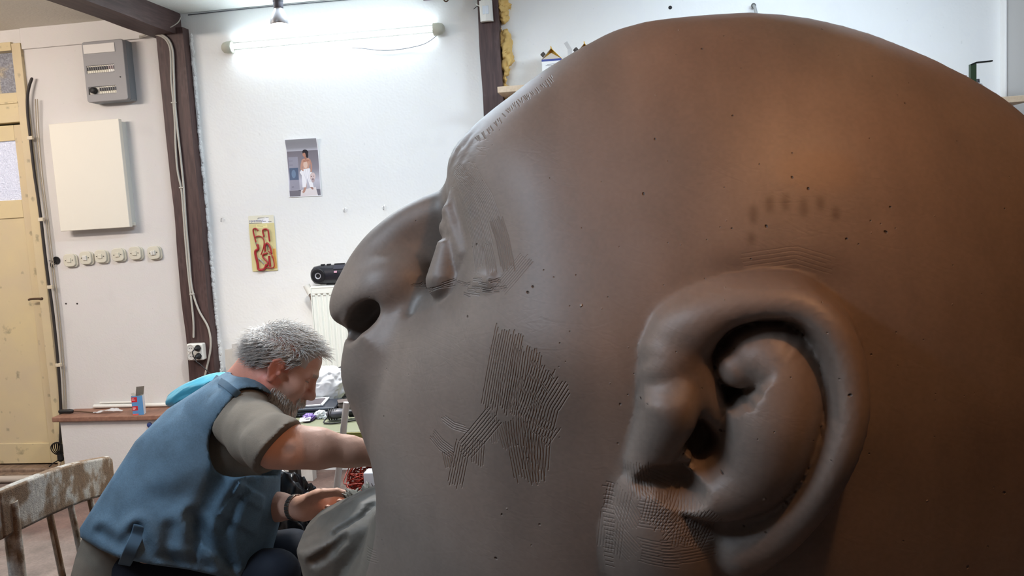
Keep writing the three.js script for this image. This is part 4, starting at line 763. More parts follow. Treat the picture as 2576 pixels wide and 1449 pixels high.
// hands: a palm, five fingers of their own
const fingersOf = (list) => list.map((pts) => unite(limb(pts), 0.004));
const palmFar = unite(limb([[768, 1278, 2.36, 0.028], [806, 1262, 2.375, 0.026], [836, 1252, 2.385, 0.015]]).concat(limb([[768, 1282, 2.36, 0.027], [812, 1282, 2.37, 0.023], [824, 1288, 2.375, 0.014]]), limb([[775, 1262, 2.352, 0.022], [800, 1246, 2.335, 0.019]])), 0.02);
const digitsFar = fingersOf([
  [[786, 1252, 2.34, 0.0175], [814, 1241, 2.315, 0.0135], [848, 1238, 2.3, 0.0115], [868, 1243, 2.3, 0.0105], [878, 1248, 2.302, 0.0085]],
  [[836, 1250, 2.388, 0.0125], [872, 1252, 2.375, 0.0105], [884, 1258, 2.345, 0.0095], [876, 1260, 2.325, 0.0082]],
  [[838, 1264, 2.386, 0.0125], [868, 1274, 2.365, 0.0108], [872, 1272, 2.335, 0.0098], [854, 1262, 2.318, 0.0086]],
  [[832, 1278, 2.38, 0.012], [856, 1290, 2.36, 0.0102], [848, 1290, 2.335, 0.0094], [824, 1277, 2.322, 0.0084]],
  [[822, 1290, 2.374, 0.011], [838, 1302, 2.36, 0.0092], [832, 1300, 2.342, 0.0084], [815, 1286, 2.332, 0.0076]]]);
const palmNear = unite(limb([[972, 1146, 2.07, 0.026], [1010, 1144, 2.08, 0.022], [1026, 1142, 2.09, 0.014]]).concat(limb([[972, 1150, 2.07, 0.025], [1010, 1156, 2.08, 0.018]])), 0.018);
const digitsNear = fingersOf([
  [[985, 1138, 2.05, 0.0155], [1010, 1128, 2.03, 0.0125], [1032, 1132, 2.03, 0.0095]],
  [[1026, 1138, 2.09, 0.0115], [1050, 1134, 2.09, 0.0098], [1060, 1144, 2.08, 0.0085], [1054, 1152, 2.07, 0.0078]],
  [[1026, 1146, 2.09, 0.0115], [1050, 1148, 2.09, 0.0098], [1056, 1158, 2.08, 0.0085], [1046, 1163, 2.07, 0.0078]],
  [[1022, 1154, 2.085, 0.011], [1044, 1160, 2.085, 0.0094], [1046, 1169, 2.075, 0.0083], [1034, 1171, 2.07, 0.0075]],
  [[1014, 1162, 2.08, 0.0102], [1032, 1170, 2.08, 0.0085], [1030, 1177, 2.07, 0.0076], [1020, 1176, 2.065, 0.007]]]);
const armNF = unite(limb(armN).concat(elbowBone), 0.022), armFF = unite(limb(armF), 0.022);
const hand = (arm, palm, digits) => (x, y, z) => { let d = smin(arm(x, y, z), palm(x, y, z), 0.02), q = 1e3; for (const f of digits) q = Math.min(q, f(x, y, z)); return smin(d, q, 0.006); };
const bodyF = (x, y, z) => { let d = smin(torso(x, y, z) + 0.04, shoulders(x, y, z) + 0.028, 0.05); d = smin(d, neckF(x, y, z), 0.03); d = smin(d, armNF(x, y, z), 0.02); return smin(d, armFF(x, y, z), 0.02); };
M.skin = std({ vertexColors: true, roughness: 0.5, bumpMap: rep(plasterBump, 6, 6), bumpScale: 0.0006 });
const skinTone = (x, y, z) => {                            // in his frame; linear colour
  const e = HI2, hx = e[0] * x + e[4] * y + e[8] * z + e[12], hy = e[1] * x + e[5] * y + e[9] * z + e[13], hz = Math.abs(e[2] * x + e[6] * y + e[10] * z + e[14]);
  const n = fbm(x * 22, y * 22, z * 22, 3), c = [0.78 + 0.05 * n, 0.46 + 0.03 * n, 0.34 + 0.02 * n];
  const lay = (k, r, g, b) => { c[0] = mix(c[0], r, k); c[1] = mix(c[1], g, k); c[2] = mix(c[2], b, k); };
  if (Math.hypot(hx, hy, hz) < 0.2) {
    lay(0.55, 0.46, 0.22, 0.17); if ((hy > 0.04 && hx < 0.055 + 0.5 * Math.max(0, hy - 0.06)) || (hx < -0.045 && hy > -0.02)) lay(0.85, 0.42, 0.41, 0.4);
    if (hx < 0.02 && hz > 0.06) lay(0.6, 0.62, 0.2, 0.15);          // ear
    if (hx < 0.0 && hy < -0.02 && hz < 0.078) lay(0.5, 0.55, 0.17, 0.12);   // neck
    if (hx > 0.09 && hy < -0.01 && hy > -0.045) lay(0.4, 0.5, 0.16, 0.12);
    const jaw = sstep(-0.02, -0.055, hy - 0.25 * (hx - 0.04)) * sstep(-0.025, 0.01, hx), lip = Math.hypot(hx - 0.1, hy + 0.065, hz * 0.5) < 0.009 ? 1 : 0;
    if (!lip) lay(0.62 * jaw * (0.8 + 0.4 * n), 0.42, 0.36, 0.32); else lay(0.7, 0.36, 0.13, 0.11);
    const ey = Math.hypot(hx - 0.0725, hy - 0.009, hz - 0.032); if (ey < 0.01335) { const iris = Math.hypot(hy - 0.007, hz - 0.034); lay(1, ...(iris < 0.0055 ? [0.035, 0.025, 0.02] : [0.36, 0.31, 0.28])); }
    if (hx > 0.07 && Math.abs(hy - 0.033 + 0.05 * (hz - 0.03)) < 0.0055 && hz < 0.052) lay(0.6, 0.16, 0.125, 0.11);   // brow hair
  }
  const st = Math.hypot(x - STAIN.x, (y - STAIN.y) * 1.3, z - STAIN.z) + 0.012 * n; if (st < 0.026) lay(0.6 * sstep(0.026, 0.006, st), 0.16, 0.15, 0.15);
  return c;
};
const STAIN = mp(728, 1126, 1.945);
function paint(g, f) { const p = g.attributes.position, c = new Float32Array(p.count * 3); for (let i = 0; i < p.count; i++) c.set(f(p.getX(i), p.getY(i), p.getZ(i)), i * 3); g.setAttribute('color', new THREE.BufferAttribute(c, 3)); return g; }
const keepFar = (g, drop) => {                             // drops triangles all of whose corners are inside another field
  const p = g.attributes.position, inn = new Uint8Array(p.count); for (let i = 0; i < p.count; i++) inn[i] = drop(p.getX(i), p.getY(i), p.getZ(i)) ? 1 : 0;
  const ix = g.index.array, out = []; for (let i = 0; i < ix.length; i += 3) if (!(inn[ix[i]] && inn[ix[i + 1]] && inn[ix[i + 2]])) out.push(ix[i], ix[i + 1], ix[i + 2]); g.setIndex(out); return g;
};
function joinIndexed(list) {
  const P = [], N = [], C = [], I = []; let o = 0;
  for (const g of list) { const a = g.attributes; for (let i = 0; i < a.position.count; i++) { P.push(a.position.getX(i), a.position.getY(i), a.position.getZ(i)); N.push(a.normal.getX(i), a.normal.getY(i), a.normal.getZ(i)); if (a.color) C.push(a.color.getX(i), a.color.getY(i), a.color.getZ(i)); } for (const k of g.index.array) I.push(k + o); o += a.position.count; }
  const r = new THREE.BufferGeometry(); r.setAttribute('position', new THREE.Float32BufferAttribute(P, 3)); r.setAttribute('normal', new THREE.Float32BufferAttribute(N, 3)); if (C.length) r.setAttribute('color', new THREE.Float32BufferAttribute(C, 3)); r.setIndex(I); return boxUV(r);
}
const man = thing('person', 'grey-haired bearded man in a blue work vest bending to the mouth of the clay head', 'person', MAN0);
{
  const hb = new THREE.Box3().setFromCenterAndSize(hc, V(0.36, 0.38, 0.24)); hb.min.x -= 0.04;
  const hg = surfaceNets(headNeck, hb.min.toArray(), hb.max.toArray(), 0.0026);
  const bb = boundsOf([...T.chest.map(([x, y, d, r]) => [x, y, d, r * 1.3]), ...armN, ...armF], 0.03);
  const bg = keepFar(surfaceNets(bodyF, ...bb, 0.011), (x, y, z) => headSDF(x, y, z) < -0.01);
  const hf = surfaceNets(hand(armFF, palmFar, digitsFar), ...boundsOf([[755, 1270, 2.36, 0.05], ...[[806, 1262, 2.36, 0.06], [866, 1260, 2.33, 0.06]]], 0.006), 0.0026);
  const hn = surfaceNets(hand(armNF, palmNear, digitsNear), ...boundsOf([[975, 1155, 2.07, 0.045], [1050, 1165, 2.07, 0.045]], 0.01), 0.003);
  const g = joinIndexed([hg, bg, hf, hn].map((q) => paint(q, skinTone)));
  part(man, 'body', toRoom(g), M.skin);
}
// --- clothes
M.denim = std({ map: rep(fieldTex(512, (u, v) => { const n = tfbm(u, v, 6, 5, 91) - 0.5, w = tnoise(u, v, 128, 4) - 0.5, k = 1 + 0.35 * n + 0.08 * w; return [0.36 * k, 0.47 * k, 0.55 * k]; }, true), 3, 3), bumpMap: rep(plasterBump, 5, 5), bumpScale: 0.001, roughness: 0.85 });
M.shirt = std({ map: rep(fieldTex(256, (u, v) => { const n = tfbm(u, v, 8, 4, 95) - 0.5, k = 1 + 0.14 * n; return [0.47 * k, 0.44 * k, 0.395 * k]; }, true), 4, 4), bumpMap: rep(plasterBump, 6, 6), bumpScale: 0.0008, roughness: 0.9 });
M.navy = plain(0x121b2a, 0.85);
M.vestTrim = plain(0x4a6478, 0.85);
const near2 = (x, y, z) => [1288 + (F * x) / -z, 724.5 - (F * y) / -z];      // outline drawing coordinates of the clothes' cutting patterns
const armholeD = polyDist(smoothPoly([[676, 990], [640, 976], [606, 980], [577, 1012], [542, 1062], [526, 1108], [529, 1152], [545, 1186], [586, 1200], [634, 1196], [690, 1196], [790, 1180], [800, 1060], [740, 1010]], 90));
const hemD = polyDist([[640, 900], [560, 940], [420, 1030], [340, 1110], [270, 1220], [200, 1330], [202, 1352], [250, 1382], [300, 1404], [380, 1420], [470, 1432], [560, 1452], [660, 1475], [720, 1300], [720, 1180], [740, 1085], [728, 1000], [690, 940], [652, 930]]);
const backFill = unite(limb([[575, 1022, 2.41, 0.082], [470, 1100, 2.42, 0.12], [390, 1200, 2.42, 0.14], [322, 1310, 2.42, 0.135]]), 0.05);
const frontFill = unite(limb([[590, 1180, 2.42, 0.12], [565, 1290, 2.42, 0.145], [545, 1420, 2.42, 0.15]]), 0.05);
const vestBody = (x, y, z) => { const zz = -2.41 + (z + 2.41) / 1.25; let d = smin(torso(x, y, z) - 0.012, backFill(x, y, zz) * 0.92, 0.05); d = smin(d, frontFill(x, y, zz) * 0.92, 0.05); return smin(d, shoulders(x, y, z) - 0.004, 0.04); };
const foldsA = pathDist([[545, 1190], [470, 1240], [380, 1260]]), foldsB = pathDist([[560, 1200], [500, 1290], [500, 1390]]), foldsC = pathDist([[345, 1335], [390, 1400], [520, 1425]]), foldsD = pathDist([[348, 1330], [300, 1370], [255, 1340]]), foldsE = pathDist([[640, 1200], [590, 1260], [560, 1340], [585, 1420]]), foldsF = pathDist([[480, 1300], [540, 1370], [590, 1449]]), foldsG = pathDist([[430, 1330], [420, 1390], [450, 1425]]);
const folds = (px, py) => { let s = 0; for (const [f, a, w] of [[foldsA, 0.006, 26], [foldsB, 0.012, 22], [foldsC, 0.014, 16], [foldsD, 0.012, 16], [foldsE, 0.012, 16], [foldsF, 0.016, 16], [foldsG, 0.012, 18]]) { const q = f(px, py)[0]; if (q < 4 * w) s += a * (Math.exp(-((q / w) ** 2)) - 0.8 * Math.exp(-(((q - 1.7 * w) / w) ** 2))); } return s; };
const pocketD = polyDist([[601, 1222], [664, 1262], [646, 1352], [550, 1294]]), flapD = polyDist([[604, 1210], [668, 1250], [660, 1288], [584, 1242]]), pocketL = polyDist([[505, 1362], [610, 1440], [600, 1500], [480, 1480]]);
const seamD = pathDist([[549, 948], [566, 968], [590, 985]]), beltD = pathDist([[300, 1400], [400, 1428], [560, 1460]]);
function vestF(x, y, z) {
  const [px, py] = near2(x, y, z), nearSide = sstep(-2.42, -2.3, z);
  let d = vestBody(x, y, z);
  if (Math.abs(d) < 0.05) {
    d += nearSide * folds(px, py) * 0.45 + 0.006 * fbm(x * 9 + 3, y * 7, z * 8, 3);
    const pk = Math.max(sstep(-2, 3, pocketD(px, py)) * 0.006, sstep(-2, 3, flapD(px, py)) * 0.011, sstep(-2, 3, pocketL(px, py)) * 0.006), sm = Math.exp(-((seamD(px, py)[0] / 5) ** 2)) * 0.004;
    d -= nearSide * pk + sm;
  }
  const cut = -hemD(px, py) / 880; d = smax(d, cut, 0.01);
  if (z > -2.45) d = smax(d, armholeD(px, py) / 900, 0.006);
  return smax(d, -(neckF(x, y, z) - 0.012), 0.008);
}
const sleeve = unite(limb([[608, 1056, 2.24, 0.08], [650, 1092, 2.14, 0.076], [692, 1124, 2.0, 0.07], [744, 1146, 1.93, 0.072]]), 0.03);
const hemN = V(0.78, -0.6, 0.2).normalize(), hemP = mp(704, 1128, 2.0);
const shirtTail = unite(limb([[330, 1330, 2.42, 0.12], [285, 1420, 2.42, 0.105], [270, 1500, 2.42, 0.1]]), 0.03), tailD = polyDist([[215, 1330], [190, 1400], [174, 1462], [320, 1470], [500, 1470], [480, 1400], [300, 1300]]);
const sleeveZone = polyDist([[676, 975], [640, 970], [606, 976], [577, 1012], [542, 1062], [526, 1108], [529, 1152], [545, 1186], [586, 1200], [634, 1212], [700, 1260], [900, 1300], [1000, 900], [700, 930]]);
function shirtF(x, y, z) {
  const [px, py] = near2(x, y, z);
  let t = Math.max(smin(torso(x, y, z) + 0.012, shoulders(x, y, z) + 0.016, 0.04), (py - 1400) / 900);
  let s = sleeve(x, y, z) + 0.005 * Math.sin(60 * (0.5 * x + 0.7 * y - 0.5 * z) + 3 * fbm(x * 8, y * 8, z * 8, 2)) * sstep(-0.1, 0.02, (x - hemP.x) * hemN.x + (y - hemP.y) * hemN.y + (z - hemP.z) * hemN.z + 0.05);
  s = smax(s, (x - hemP.x) * hemN.x + (y - hemP.y) * hemN.y + (z - hemP.z) * hemN.z, 0.006);
  if (z > -2.45) s = smax(s, -sleeveZone(px, py) / 900 - 0.004, 0.006);
  let d = smin(t, s, 0.02);
  const zz = -2.41 + (z + 2.41) / 1.25, tail = Math.max(shirtTail(x, y, zz) + 0.006 * fbm(x * 14, y * 10, z * 14, 3), -tailD(px, py) / 880);
  d = Math.min(d, tail);
  return smax(d, -(neckF(x, y, z) - 0.006), 0.006);
}
const farSleeve = unite(limb([[690, 1040, 2.58, 0.08], [650, 1140, 2.6, 0.075]]), 0.03);
const pantsF = (() => {
  const a = aniso(limb([[390, 1400, 2.42, 0.125], [430, 1415, 2.42, 0.125]]), 0.03, 1.2, -2.42), b = unite(limb([[430, 1425, 2.36, 0.09], [560, 1440, 2.36, 0.08], [690, 1445, 2.35, 0.068], [680, 1690, 2.35, 0.06], [660, 1880, 2.36, 0.055]]), 0.02), c = unite(limb([[430, 1420, 2.53, 0.09], [600, 1410, 2.54, 0.085], [735, 1395, 2.54, 0.072], [745, 1620, 2.56, 0.06], [745, 1790, 2.58, 0.055]]), 0.02);
  return (x, y, z) => smin(smin(a(x, y, z), b(x, y, z), 0.04), c(x, y, z), 0.04) + 0.004 * fbm(x * 12, y * 12, z * 12, 3);
})();
{
  const tb = boundsOf([[560, 1000, 2.41, 0.22], [250, 1340, 2.41, 0.22], [420, 1440, 2.42, 0.26], [640, 1440, 2.42, 0.2]], 0.02);
  const smoothUV = (g) => boxUV(g);
  const vg = surfaceNets(vestF, ...tb, 0.0065), vest = part(man, 'vest', toRoom(smoothUV(vg)), M.denim, 'faded blue cloth work vest with flap pocket');
  const sg = surfaceNets((x, y, z) => Math.min(shirtF(x, y, z), Math.max(farSleeve(x, y, z), 0)), ...boundsOf([[560, 1000, 2.41, 0.22], [250, 1400, 2.41, 0.22], [420, 1440, 2.42, 0.26], [740, 1130, 1.95, 0.12]], 0.02), 0.0065);
  part(man, 'shirt', toRoom(smoothUV(sg)), M.shirt, 'grey beige short-sleeved shirt');
  part(man, 'trousers', toRoom(smoothUV(surfaceNets(pantsF, ...boundsOf([[300, 1440, 2.42, 0.2], [740, 1440, 2.42, 0.26], [660, 1900, 2.32, 0.09], [745, 1820, 2.58, 0.09]], 0.02), 0.011))), M.navy, 'dark navy trousers');
  const nearSurf = (f, px, py, out) => { let d = 1.95; for (let i = 0; i < 90; i++) { const p = mp(px, py, d), v = f(p.x, p.y, p.z); if (v < 0.001) break; d += Math.max(0.002, v * 0.6); } return mp(px, py, d - out); };
  const ribbon = (path, width, thick, out) => {
    const sp = new THREE.CatmullRomCurve3(path.map(([x, y]) => nearSurf((a, b, c) => Math.min(vestF(a, b, c), shirtF(a, b, c)), x, y, out))), rib = [], ri = [];
    for (let i = 0; i <= 30; i++) { const p = sp.getPoint(i / 30), t = sp.getTangent(i / 30), v = p.clone().normalize(), s = v.cross(t).normalize(), n = t.clone().cross(s).normalize(); for (const [a, b] of roundRect(width, thick, thick * 0.45, 2)) rib.push(p.clone().addScaledVector(s, a).addScaledVector(n, b)); }
    const k = rib.length / 31; for (let i = 0; i < 30; i++) for (let j = 0; j < k; j++) { const a = i * k + j, b = i * k + ((j + 1) % k); ri.push(a, b, a + k, b, b + k, a + k); } for (let j = 1; j < k - 1; j++) ri.push(0, j + 1, j, 30 * k, 30 * k + j, 30 * k + j + 1);
    const g = new THREE.BufferGeometry(); g.setAttribute('position', new THREE.Float32BufferAttribute(rib.flatMap((p) => p.toArray()), 3)); g.setIndex(ri); g.computeVertexNormals(); return toRoom(boxUV(g));
  };
  part(vest, 'strap', ribbon([[353, 1322], [346, 1345], [334, 1372], [324, 1395], [312, 1422]], 0.034, 0.007, 0.007), M.vestTrim, 'dark adjusting strap at the waist');
  part(vest, 'seam_tape', ribbon([[541, 950], [556, 960], [572, 971], [588, 984], [600, 994]], 0.02, 0.004, 0.003), M.vestTrim, 'darker seam tape over the shoulder');
  for (const [x, y, d] of [[690, 1905, 2.36], [775, 1810, 2.56]]) {
    const c = mp(x, y, d).applyMatrix4(MX).sub(MAN0), g = new THREE.SphereGeometry(0.1, 20, 12); g.scale(1.35, 0.5, 0.46); const q = g.attributes.position; for (let i = 0; i < q.count; i++) q.setY(i, Math.max(-0.045, q.getY(i)) * (q.getX(i) > 0 ? 1 - 0.25 * q.getX(i) / 0.135 : 1)); g.computeVertexNormals();
    part(man, 'shoe', move(g, c.x, 0.047, c.z), M.black);
  }
}
// --- hair and beard: bundles of strands
function strands(list) {                                  // [points, radius] -> thin three-sided tubes
  const P = [], I = [];
  for (const [pts, r] of list) {
    const n = pts.length, o = P.length / 3;
    for (let i = 0; i < n; i++) {
      const a = pts[Math.max(0, i - 1)], b = pts[Math.min(n - 1, i + 1)], t = b.clone().sub(a).normalize(), u = V(t.y, -t.x, 0.3).cross(t).normalize(), w = t.clone().cross(u), q = r * (i === n - 1 ? 0.15 : 1 - 0.5 * i / n);
      for (let k = 0; k < 3; k++) { const c = Math.cos(k * 2.094) * q, s = Math.sin(k * 2.094) * q; P.push(pts[i].x + u.x * c + w.x * s, pts[i].y + u.y * c + w.y * s, pts[i].z + u.z * c + w.z * s); }
    }
    for (let i = 0; i < n - 1; i++) for (let k = 0; k < 3; k++) { const a = o + i * 3 + k, b = o + i * 3 + ((k + 1) % 3); I.push(a, b, a + 3, b, b + 3, a + 3); }
  }
  const g = new THREE.BufferGeometry(); g.setAttribute('position', new THREE.Float32BufferAttribute(P, 3)); g.setIndex(I); g.computeVertexNormals(); return boxUV(g);
}
{
  seed(41); const white = [], dark = [], beard = [];
  const C = V(-0.02, 0.05, 0), out = (th, ph) => V(Math.cos(ph) * Math.cos(th), Math.sin(ph), Math.cos(ph) * Math.sin(th));
  const onSkull = (dir, lift) => { let t = 0.13; const o = headPoint(C.x, C.y, C.z), w = dir.clone().transformDirection(HM); for (let i = 0; i < 14; i++) { const p = o.clone().addScaledVector(w, t); t -= headSDF(p.x, p.y, p.z); } return o.addScaledVector(w, t + lift); };
  const local = (p) => p.clone().applyMatrix4(HM.clone().invert());
  for (let i = 0; i < 9000; i++) {
    const th = (rnd() * 2 - 1) * Math.PI, ph = Math.asin(mix(-0.75, 1, rnd())), d = out(th, ph), p = onSkull(d, -0.002), q = local(p), az = Math.abs(q.z);
    // hairline: forehead, temple, round the ear, nape
    const front = q.x > 0.055 + 0.03 * sstep(0.075, 0.11, q.y) - 0.02 * sstep(0.03, 0.06, az) && !(q.y > 0.088 && q.x < 0.085);
    if (front || q.y < -0.035 || (q.y < 0.036 && q.x > -0.03) || (q.y < 0.0 && q.x > -0.06 && az > 0.05) || (q.x > 0.035 && q.y < 0.05)) continue;
    const top = sstep(0.03, 0.1, q.y), L = mix(0.026, 0.036, top) * (0.7 + 0.6 * rnd());
    const n = d.clone(), sweep = V(mix(-0.9, 0.55, top) + (rnd() - 0.5) * 0.9, mix(-0.55, 0.25, top) + (rnd() - 0.5) * 0.5, (rnd() - 0.5) * 0.9 + Math.sign(q.z) * 0.15), pts = [];
    for (let k = 0; k < 6; k++) { const t = k / 5, s = q.clone().addScaledVector(n, L * (0.42 * t + 0.08 - 0.34 * t * t) + 0.003).addScaledVector(sweep, L * t * (0.75 + 0.35 * t)); s.y -= 0.004 * t * t; const cc = s.clone().sub(C); pts.push(headPoint(s.x, s.y, s.z)); }
    (q.y > 0.035 + 0.03 * rnd() ? white : dark).push([pts, 0.0006 + 0.0005 * rnd()]);
  }
  for (let i = 0; i < 7000; i++) {
    const a = V(0.03, -0.05, 0), th = (rnd() * 2 - 1) * 1.9, ph = (rnd() * 2 - 1) * 1.35, dir = out(th, ph).transformDirection(HM), o = headPoint(a.x, a.y, a.z); let t = 0.09; for (let k = 0; k < 14; k++) { const p = o.clone().addScaledVector(dir, t); t -= headSDF(p.x, p.y, p.z); } const p = o.addScaledVector(dir, t - 0.001), q = local(p), az = Math.abs(q.z);
    const edge = 0.006 * fbm(q.x * 60, q.y * 60, q.z * 60, 2), jaw = q.y < -0.047 + 0.35 * (0.04 - q.x) * (q.x < 0.04 ? 1 : 0.9) + edge && q.x > -0.012 && az < 0.075, tach = q.x > 0.078 && q.y < -0.042 && q.y > -0.058 && az < 0.03, lip = q.x > 0.085 && q.y < -0.058 && q.y > -0.076 && az < 0.024;
    if (q.y < -0.115 || !(jaw || tach) || lip) continue;
    const L = (0.012 + 0.012 * rnd()) * (tach ? 0.9 : 1), n = V(q.x - 0.03, q.y + 0.05, q.z).normalize(), down = V(0.1 + 0.4 * (rnd() - 0.5), -1, 0.5 * (rnd() - 0.5) + (tach ? Math.sign(q.z) * 0.6 : 0)), pts = [];
    for (let k = 0; k < 4; k++) { const u = k / 3, s = q.clone().addScaledVector(n, L * (0.5 * u - 0.25 * u * u)).addScaledVector(down, L * u * 0.8); pts.push(headPoint(s.x, s.y, s.z)); }
    beard.push([pts, 0.0006 + 0.0004 * rnd()]);
  }
  part(man, 'hair', toRoom(strands(white)), plain(0xeceae6, 0.6), 'tousled white hair');
  part(man, 'hair', toRoom(strands(dark)), plain(0xa8a39e, 0.6), 'grey hair at the back and sides');
  part(man, 'beard', toRoom(strands(beard)), plain(0xe2ded8, 0.65), 'short grey beard and moustache');
}
{                                                         // watch on the left wrist
  const a = mp(738, 1277, 2.385), b = mp(752, 1277, 2.37), ax = b.clone().sub(a).normalize(), u = V(0, 1, 0).addScaledVector(ax, -ax.y).normalize(), w = ax.clone().cross(u), c = a.clone().lerp(b, 0.5);
  const links = part(man, 'wristwatch', toRoom((() => {
    const g = []; for (let k = 0; k < 22; k++) { const t = (k / 22) * Math.PI * 2, p = c.clone().addScaledVector(u, 0.0365 * Math.cos(t)).addScaledVector(w, 0.035 * Math.sin(t)), m = new THREE.Matrix4().makeBasis(ax, u.clone().multiplyScalar(Math.cos(t)).addScaledVector(w, Math.sin(t)), u.clone().multiplyScalar(-Math.sin(t)).addScaledVector(w, Math.cos(t))).setPosition(p); const q = box(0.018, 0.0035, 0.0094, 0, 0, 0, 0.0012); q.applyMatrix4(m); g.push(q); }
    return merge(g);
  })()), plain(0x9a9088, 0.35, 0.85), 'metal link bracelet of a wristwatch');
  const cs = spin(lathe([[0.0005, 0.006], [0.016, 0.006], [0.018, 0.003], [0.018, -0.003], [0.0005, -0.004]], 24), 0, 0, 0); cs.applyMatrix4(new THREE.Matrix4().makeBasis(ax, w, u.clone().negate()).setPosition(c.clone().addScaledVector(w, -0.037)));
  part(links, 'watch_case', toRoom(boxUV(cs)), M.steel);
}
man.updateMatrixWorld(true);
let STOOL = 9;
for (const c of man.children) { const p = c.geometry.attributes.position; for (let i = 0; i < p.count; i++) if (Math.hypot(p.getX(i), p.getZ(i)) < 0.3 && p.getY(i) > 0.25) STOOL = Math.min(STOOL, p.getY(i)); }
STOOL -= 0.002;
// ---------------------------------------------------------------- on the rear wall
{                                                         // pinned print
  const q = rectOn(0.004, 716, 349, 812, 495), w = 0.196, h = 0.334, t = V((onWall(716, 352).x + onWall(812, 492).x) / 2, (onWall(716, 352).y + onWall(812, 492).y) / 2, WALLZ + 0.001);
  const tex = canvasTex(392, 668, (c, W, H) => {
    c.fillStyle = '#f2f2f4'; c.fillRect(0, 0, W, H); c.save(); c.beginPath(); c.rect(8, 8, W - 16, H - 16); c.clip();
    let g = c.createLinearGradient(0, 0, 0, 170); g.addColorStop(0, '#8f8f92'); g.addColorStop(0.6, '#9c9ba2'); g.addColorStop(0.8, '#bcbcc6'); g.addColorStop(1, '#8b8890'); c.fillStyle = g; c.fillRect(0, 0, W, 170);
    g = c.createLinearGradient(0, 140, 0, H); g.addColorStop(0, '#7d7880'); g.addColorStop(0.4, '#8d8892'); g.addColorStop(0.65, '#c4c2ce'); g.addColorStop(1, '#a6a2ac'); c.fillStyle = g; c.fillRect(0, 140, W, H);
    c.fillStyle = '#9a98a6'; c.fillRect(20, 205, 115, 380); c.fillStyle = '#57657f'; c.fillRect(22, 330, 108, 140); c.fillStyle = '#7186a0'; c.beginPath(); c.ellipse(72, 400, 26, 48, 0, 0, 7); c.fill();
    c.fillStyle = '#6d6b78'; for (const y of [245, 252, 290, 300]) c.fillRect(26, y, 44, 2); c.fillRect(40, 545, 26, 9);
    c.fillStyle = '#7b7781'; c.fillRect(0, 590, W, H); c.fillStyle = '#56525c'; c.fillRect(120, 588, 250, 5);
    c.fillStyle = '#e6dedf'; c.beginPath(); c.moveTo(150, 590); c.lineTo(330, 560); c.lineTo(352, H); c.lineTo(136, H); c.fill();
    const limb2 = (pts, wd, col) => { c.strokeStyle = col; c.lineWidth = wd; c.lineCap = 'round'; c.lineJoin = 'round'; c.beginPath(); pts.forEach(([x, y], i) => (i ? c.lineTo(x, y) : c.moveTo(x, y))); c.stroke(); };
    limb2([[212, 500], [206, 560], [186, 602], [178, 612]], 26, '#b98f80'); limb2([[262, 520], [272, 560], [292, 580]], 20, '#a57d72');
    c.fillStyle = '#f1eff3'; c.beginPath(); c.moveTo(176, 345); c.lineTo(262, 335); c.lineTo(300, 400); c.lineTo(285, 450); c.lineTo(305, 560); c.lineTo(262, 560); c.lineTo(235, 455); c.lineTo(212, 560); c.lineTo(170, 560); c.lineTo(168, 420); c.lineTo(146, 385); c.fill();
    c.strokeStyle = '#c9c6d2'; c.lineWidth = 3; for (const [a, b] of [[190, 250], [215, 245], [240, 275], [260, 288]]) { c.beginPath(); c.moveTo(a, 355); c.quadraticCurveTo(a + 10, 420, b - 20, 500); c.stroke(); }
    c.fillStyle = '#c79a86'; c.beginPath(); c.moveTo(196, 232); c.lineTo(268, 226); c.lineTo(284, 262); c.lineTo(262, 342); c.lineTo(186, 352); c.lineTo(178, 262); c.fill();
    c.fillStyle = '#e0c3b4'; c.beginPath(); c.ellipse(222, 300, 26, 40, 0, 0, 7); c.fill(); c.fillStyle = '#b27f6c'; c.beginPath(); c.ellipse(214, 258, 22, 12, 0, 0, 7); c.ellipse(250, 255, 20, 11, 0, 0, 7); c.fill();
    limb2([[188, 250], [172, 305], [166, 340], [186, 362]], 20, '#c39684'); limb2([[276, 246], [292, 300], [290, 350], [284, 380]], 20, '#b98d7d');
    limb2([[226, 205], [230, 232]], 24, '#a87866'); c.fillStyle = '#b98672'; c.beginPath(); c.ellipse(218, 178, 22, 31, 0.1, 0, 7); c.fill(); c.fillStyle = '#e3c4b4'; c.beginPath(); c.ellipse(210, 180, 9, 22, 0.1, 0, 7); c.fill();
    c.fillStyle = '#2c2a31'; c.beginPath(); c.ellipse(232, 158, 36, 30, 0.3, 0, 7); c.fill(); c.beginPath(); c.ellipse(250, 190, 15, 34, 0, 0, 7); c.fill(); c.fillStyle = '#b98672'; c.beginPath(); c.ellipse(216, 184, 17, 22, 0.1, 0, 7); c.fill();
    c.fillStyle = '#d8c4c2'; c.beginPath(); c.ellipse(300, 440, 34, 46, 0.15, 0, 7); c.fill(); c.fillStyle = '#b8a3a6'; c.beginPath(); c.ellipse(302, 482, 20, 28, 0.1, 0, 7); c.fill(); c.fillStyle = '#5c4a4c'; for (const [x, y, a, b] of [[284, 440, 8, 4], [312, 436, 8, 4], [300, 470, 12, 4]]) { c.beginPath(); c.ellipse(x, y, a, b, 0, 0, 7); c.fill(); }
    c.restore();
  });
  const g = new THREE.PlaneGeometry(w, h, 4, 40), g2 = g.clone(), p = g.attributes.position;
  for (const [gg, s] of [[g, 1], [g2, 0]]) { const pp = gg.attributes.position; for (let i = 0; i < pp.count; i++) { const y = pp.getY(i); pp.setZ(i, 0.0012 + 0.0005 * s + 0.016 * sstep(0.08, 0.167, y) ** 1.5 + 0.003 * Math.sin(y * 14) ** 2); } gg.computeVertexNormals(); }
  const o = thing('photo_print', 'curled colour print of a standing draped figure taped on the white wall', 'photo print', t); o.rotation.z = -0.012;
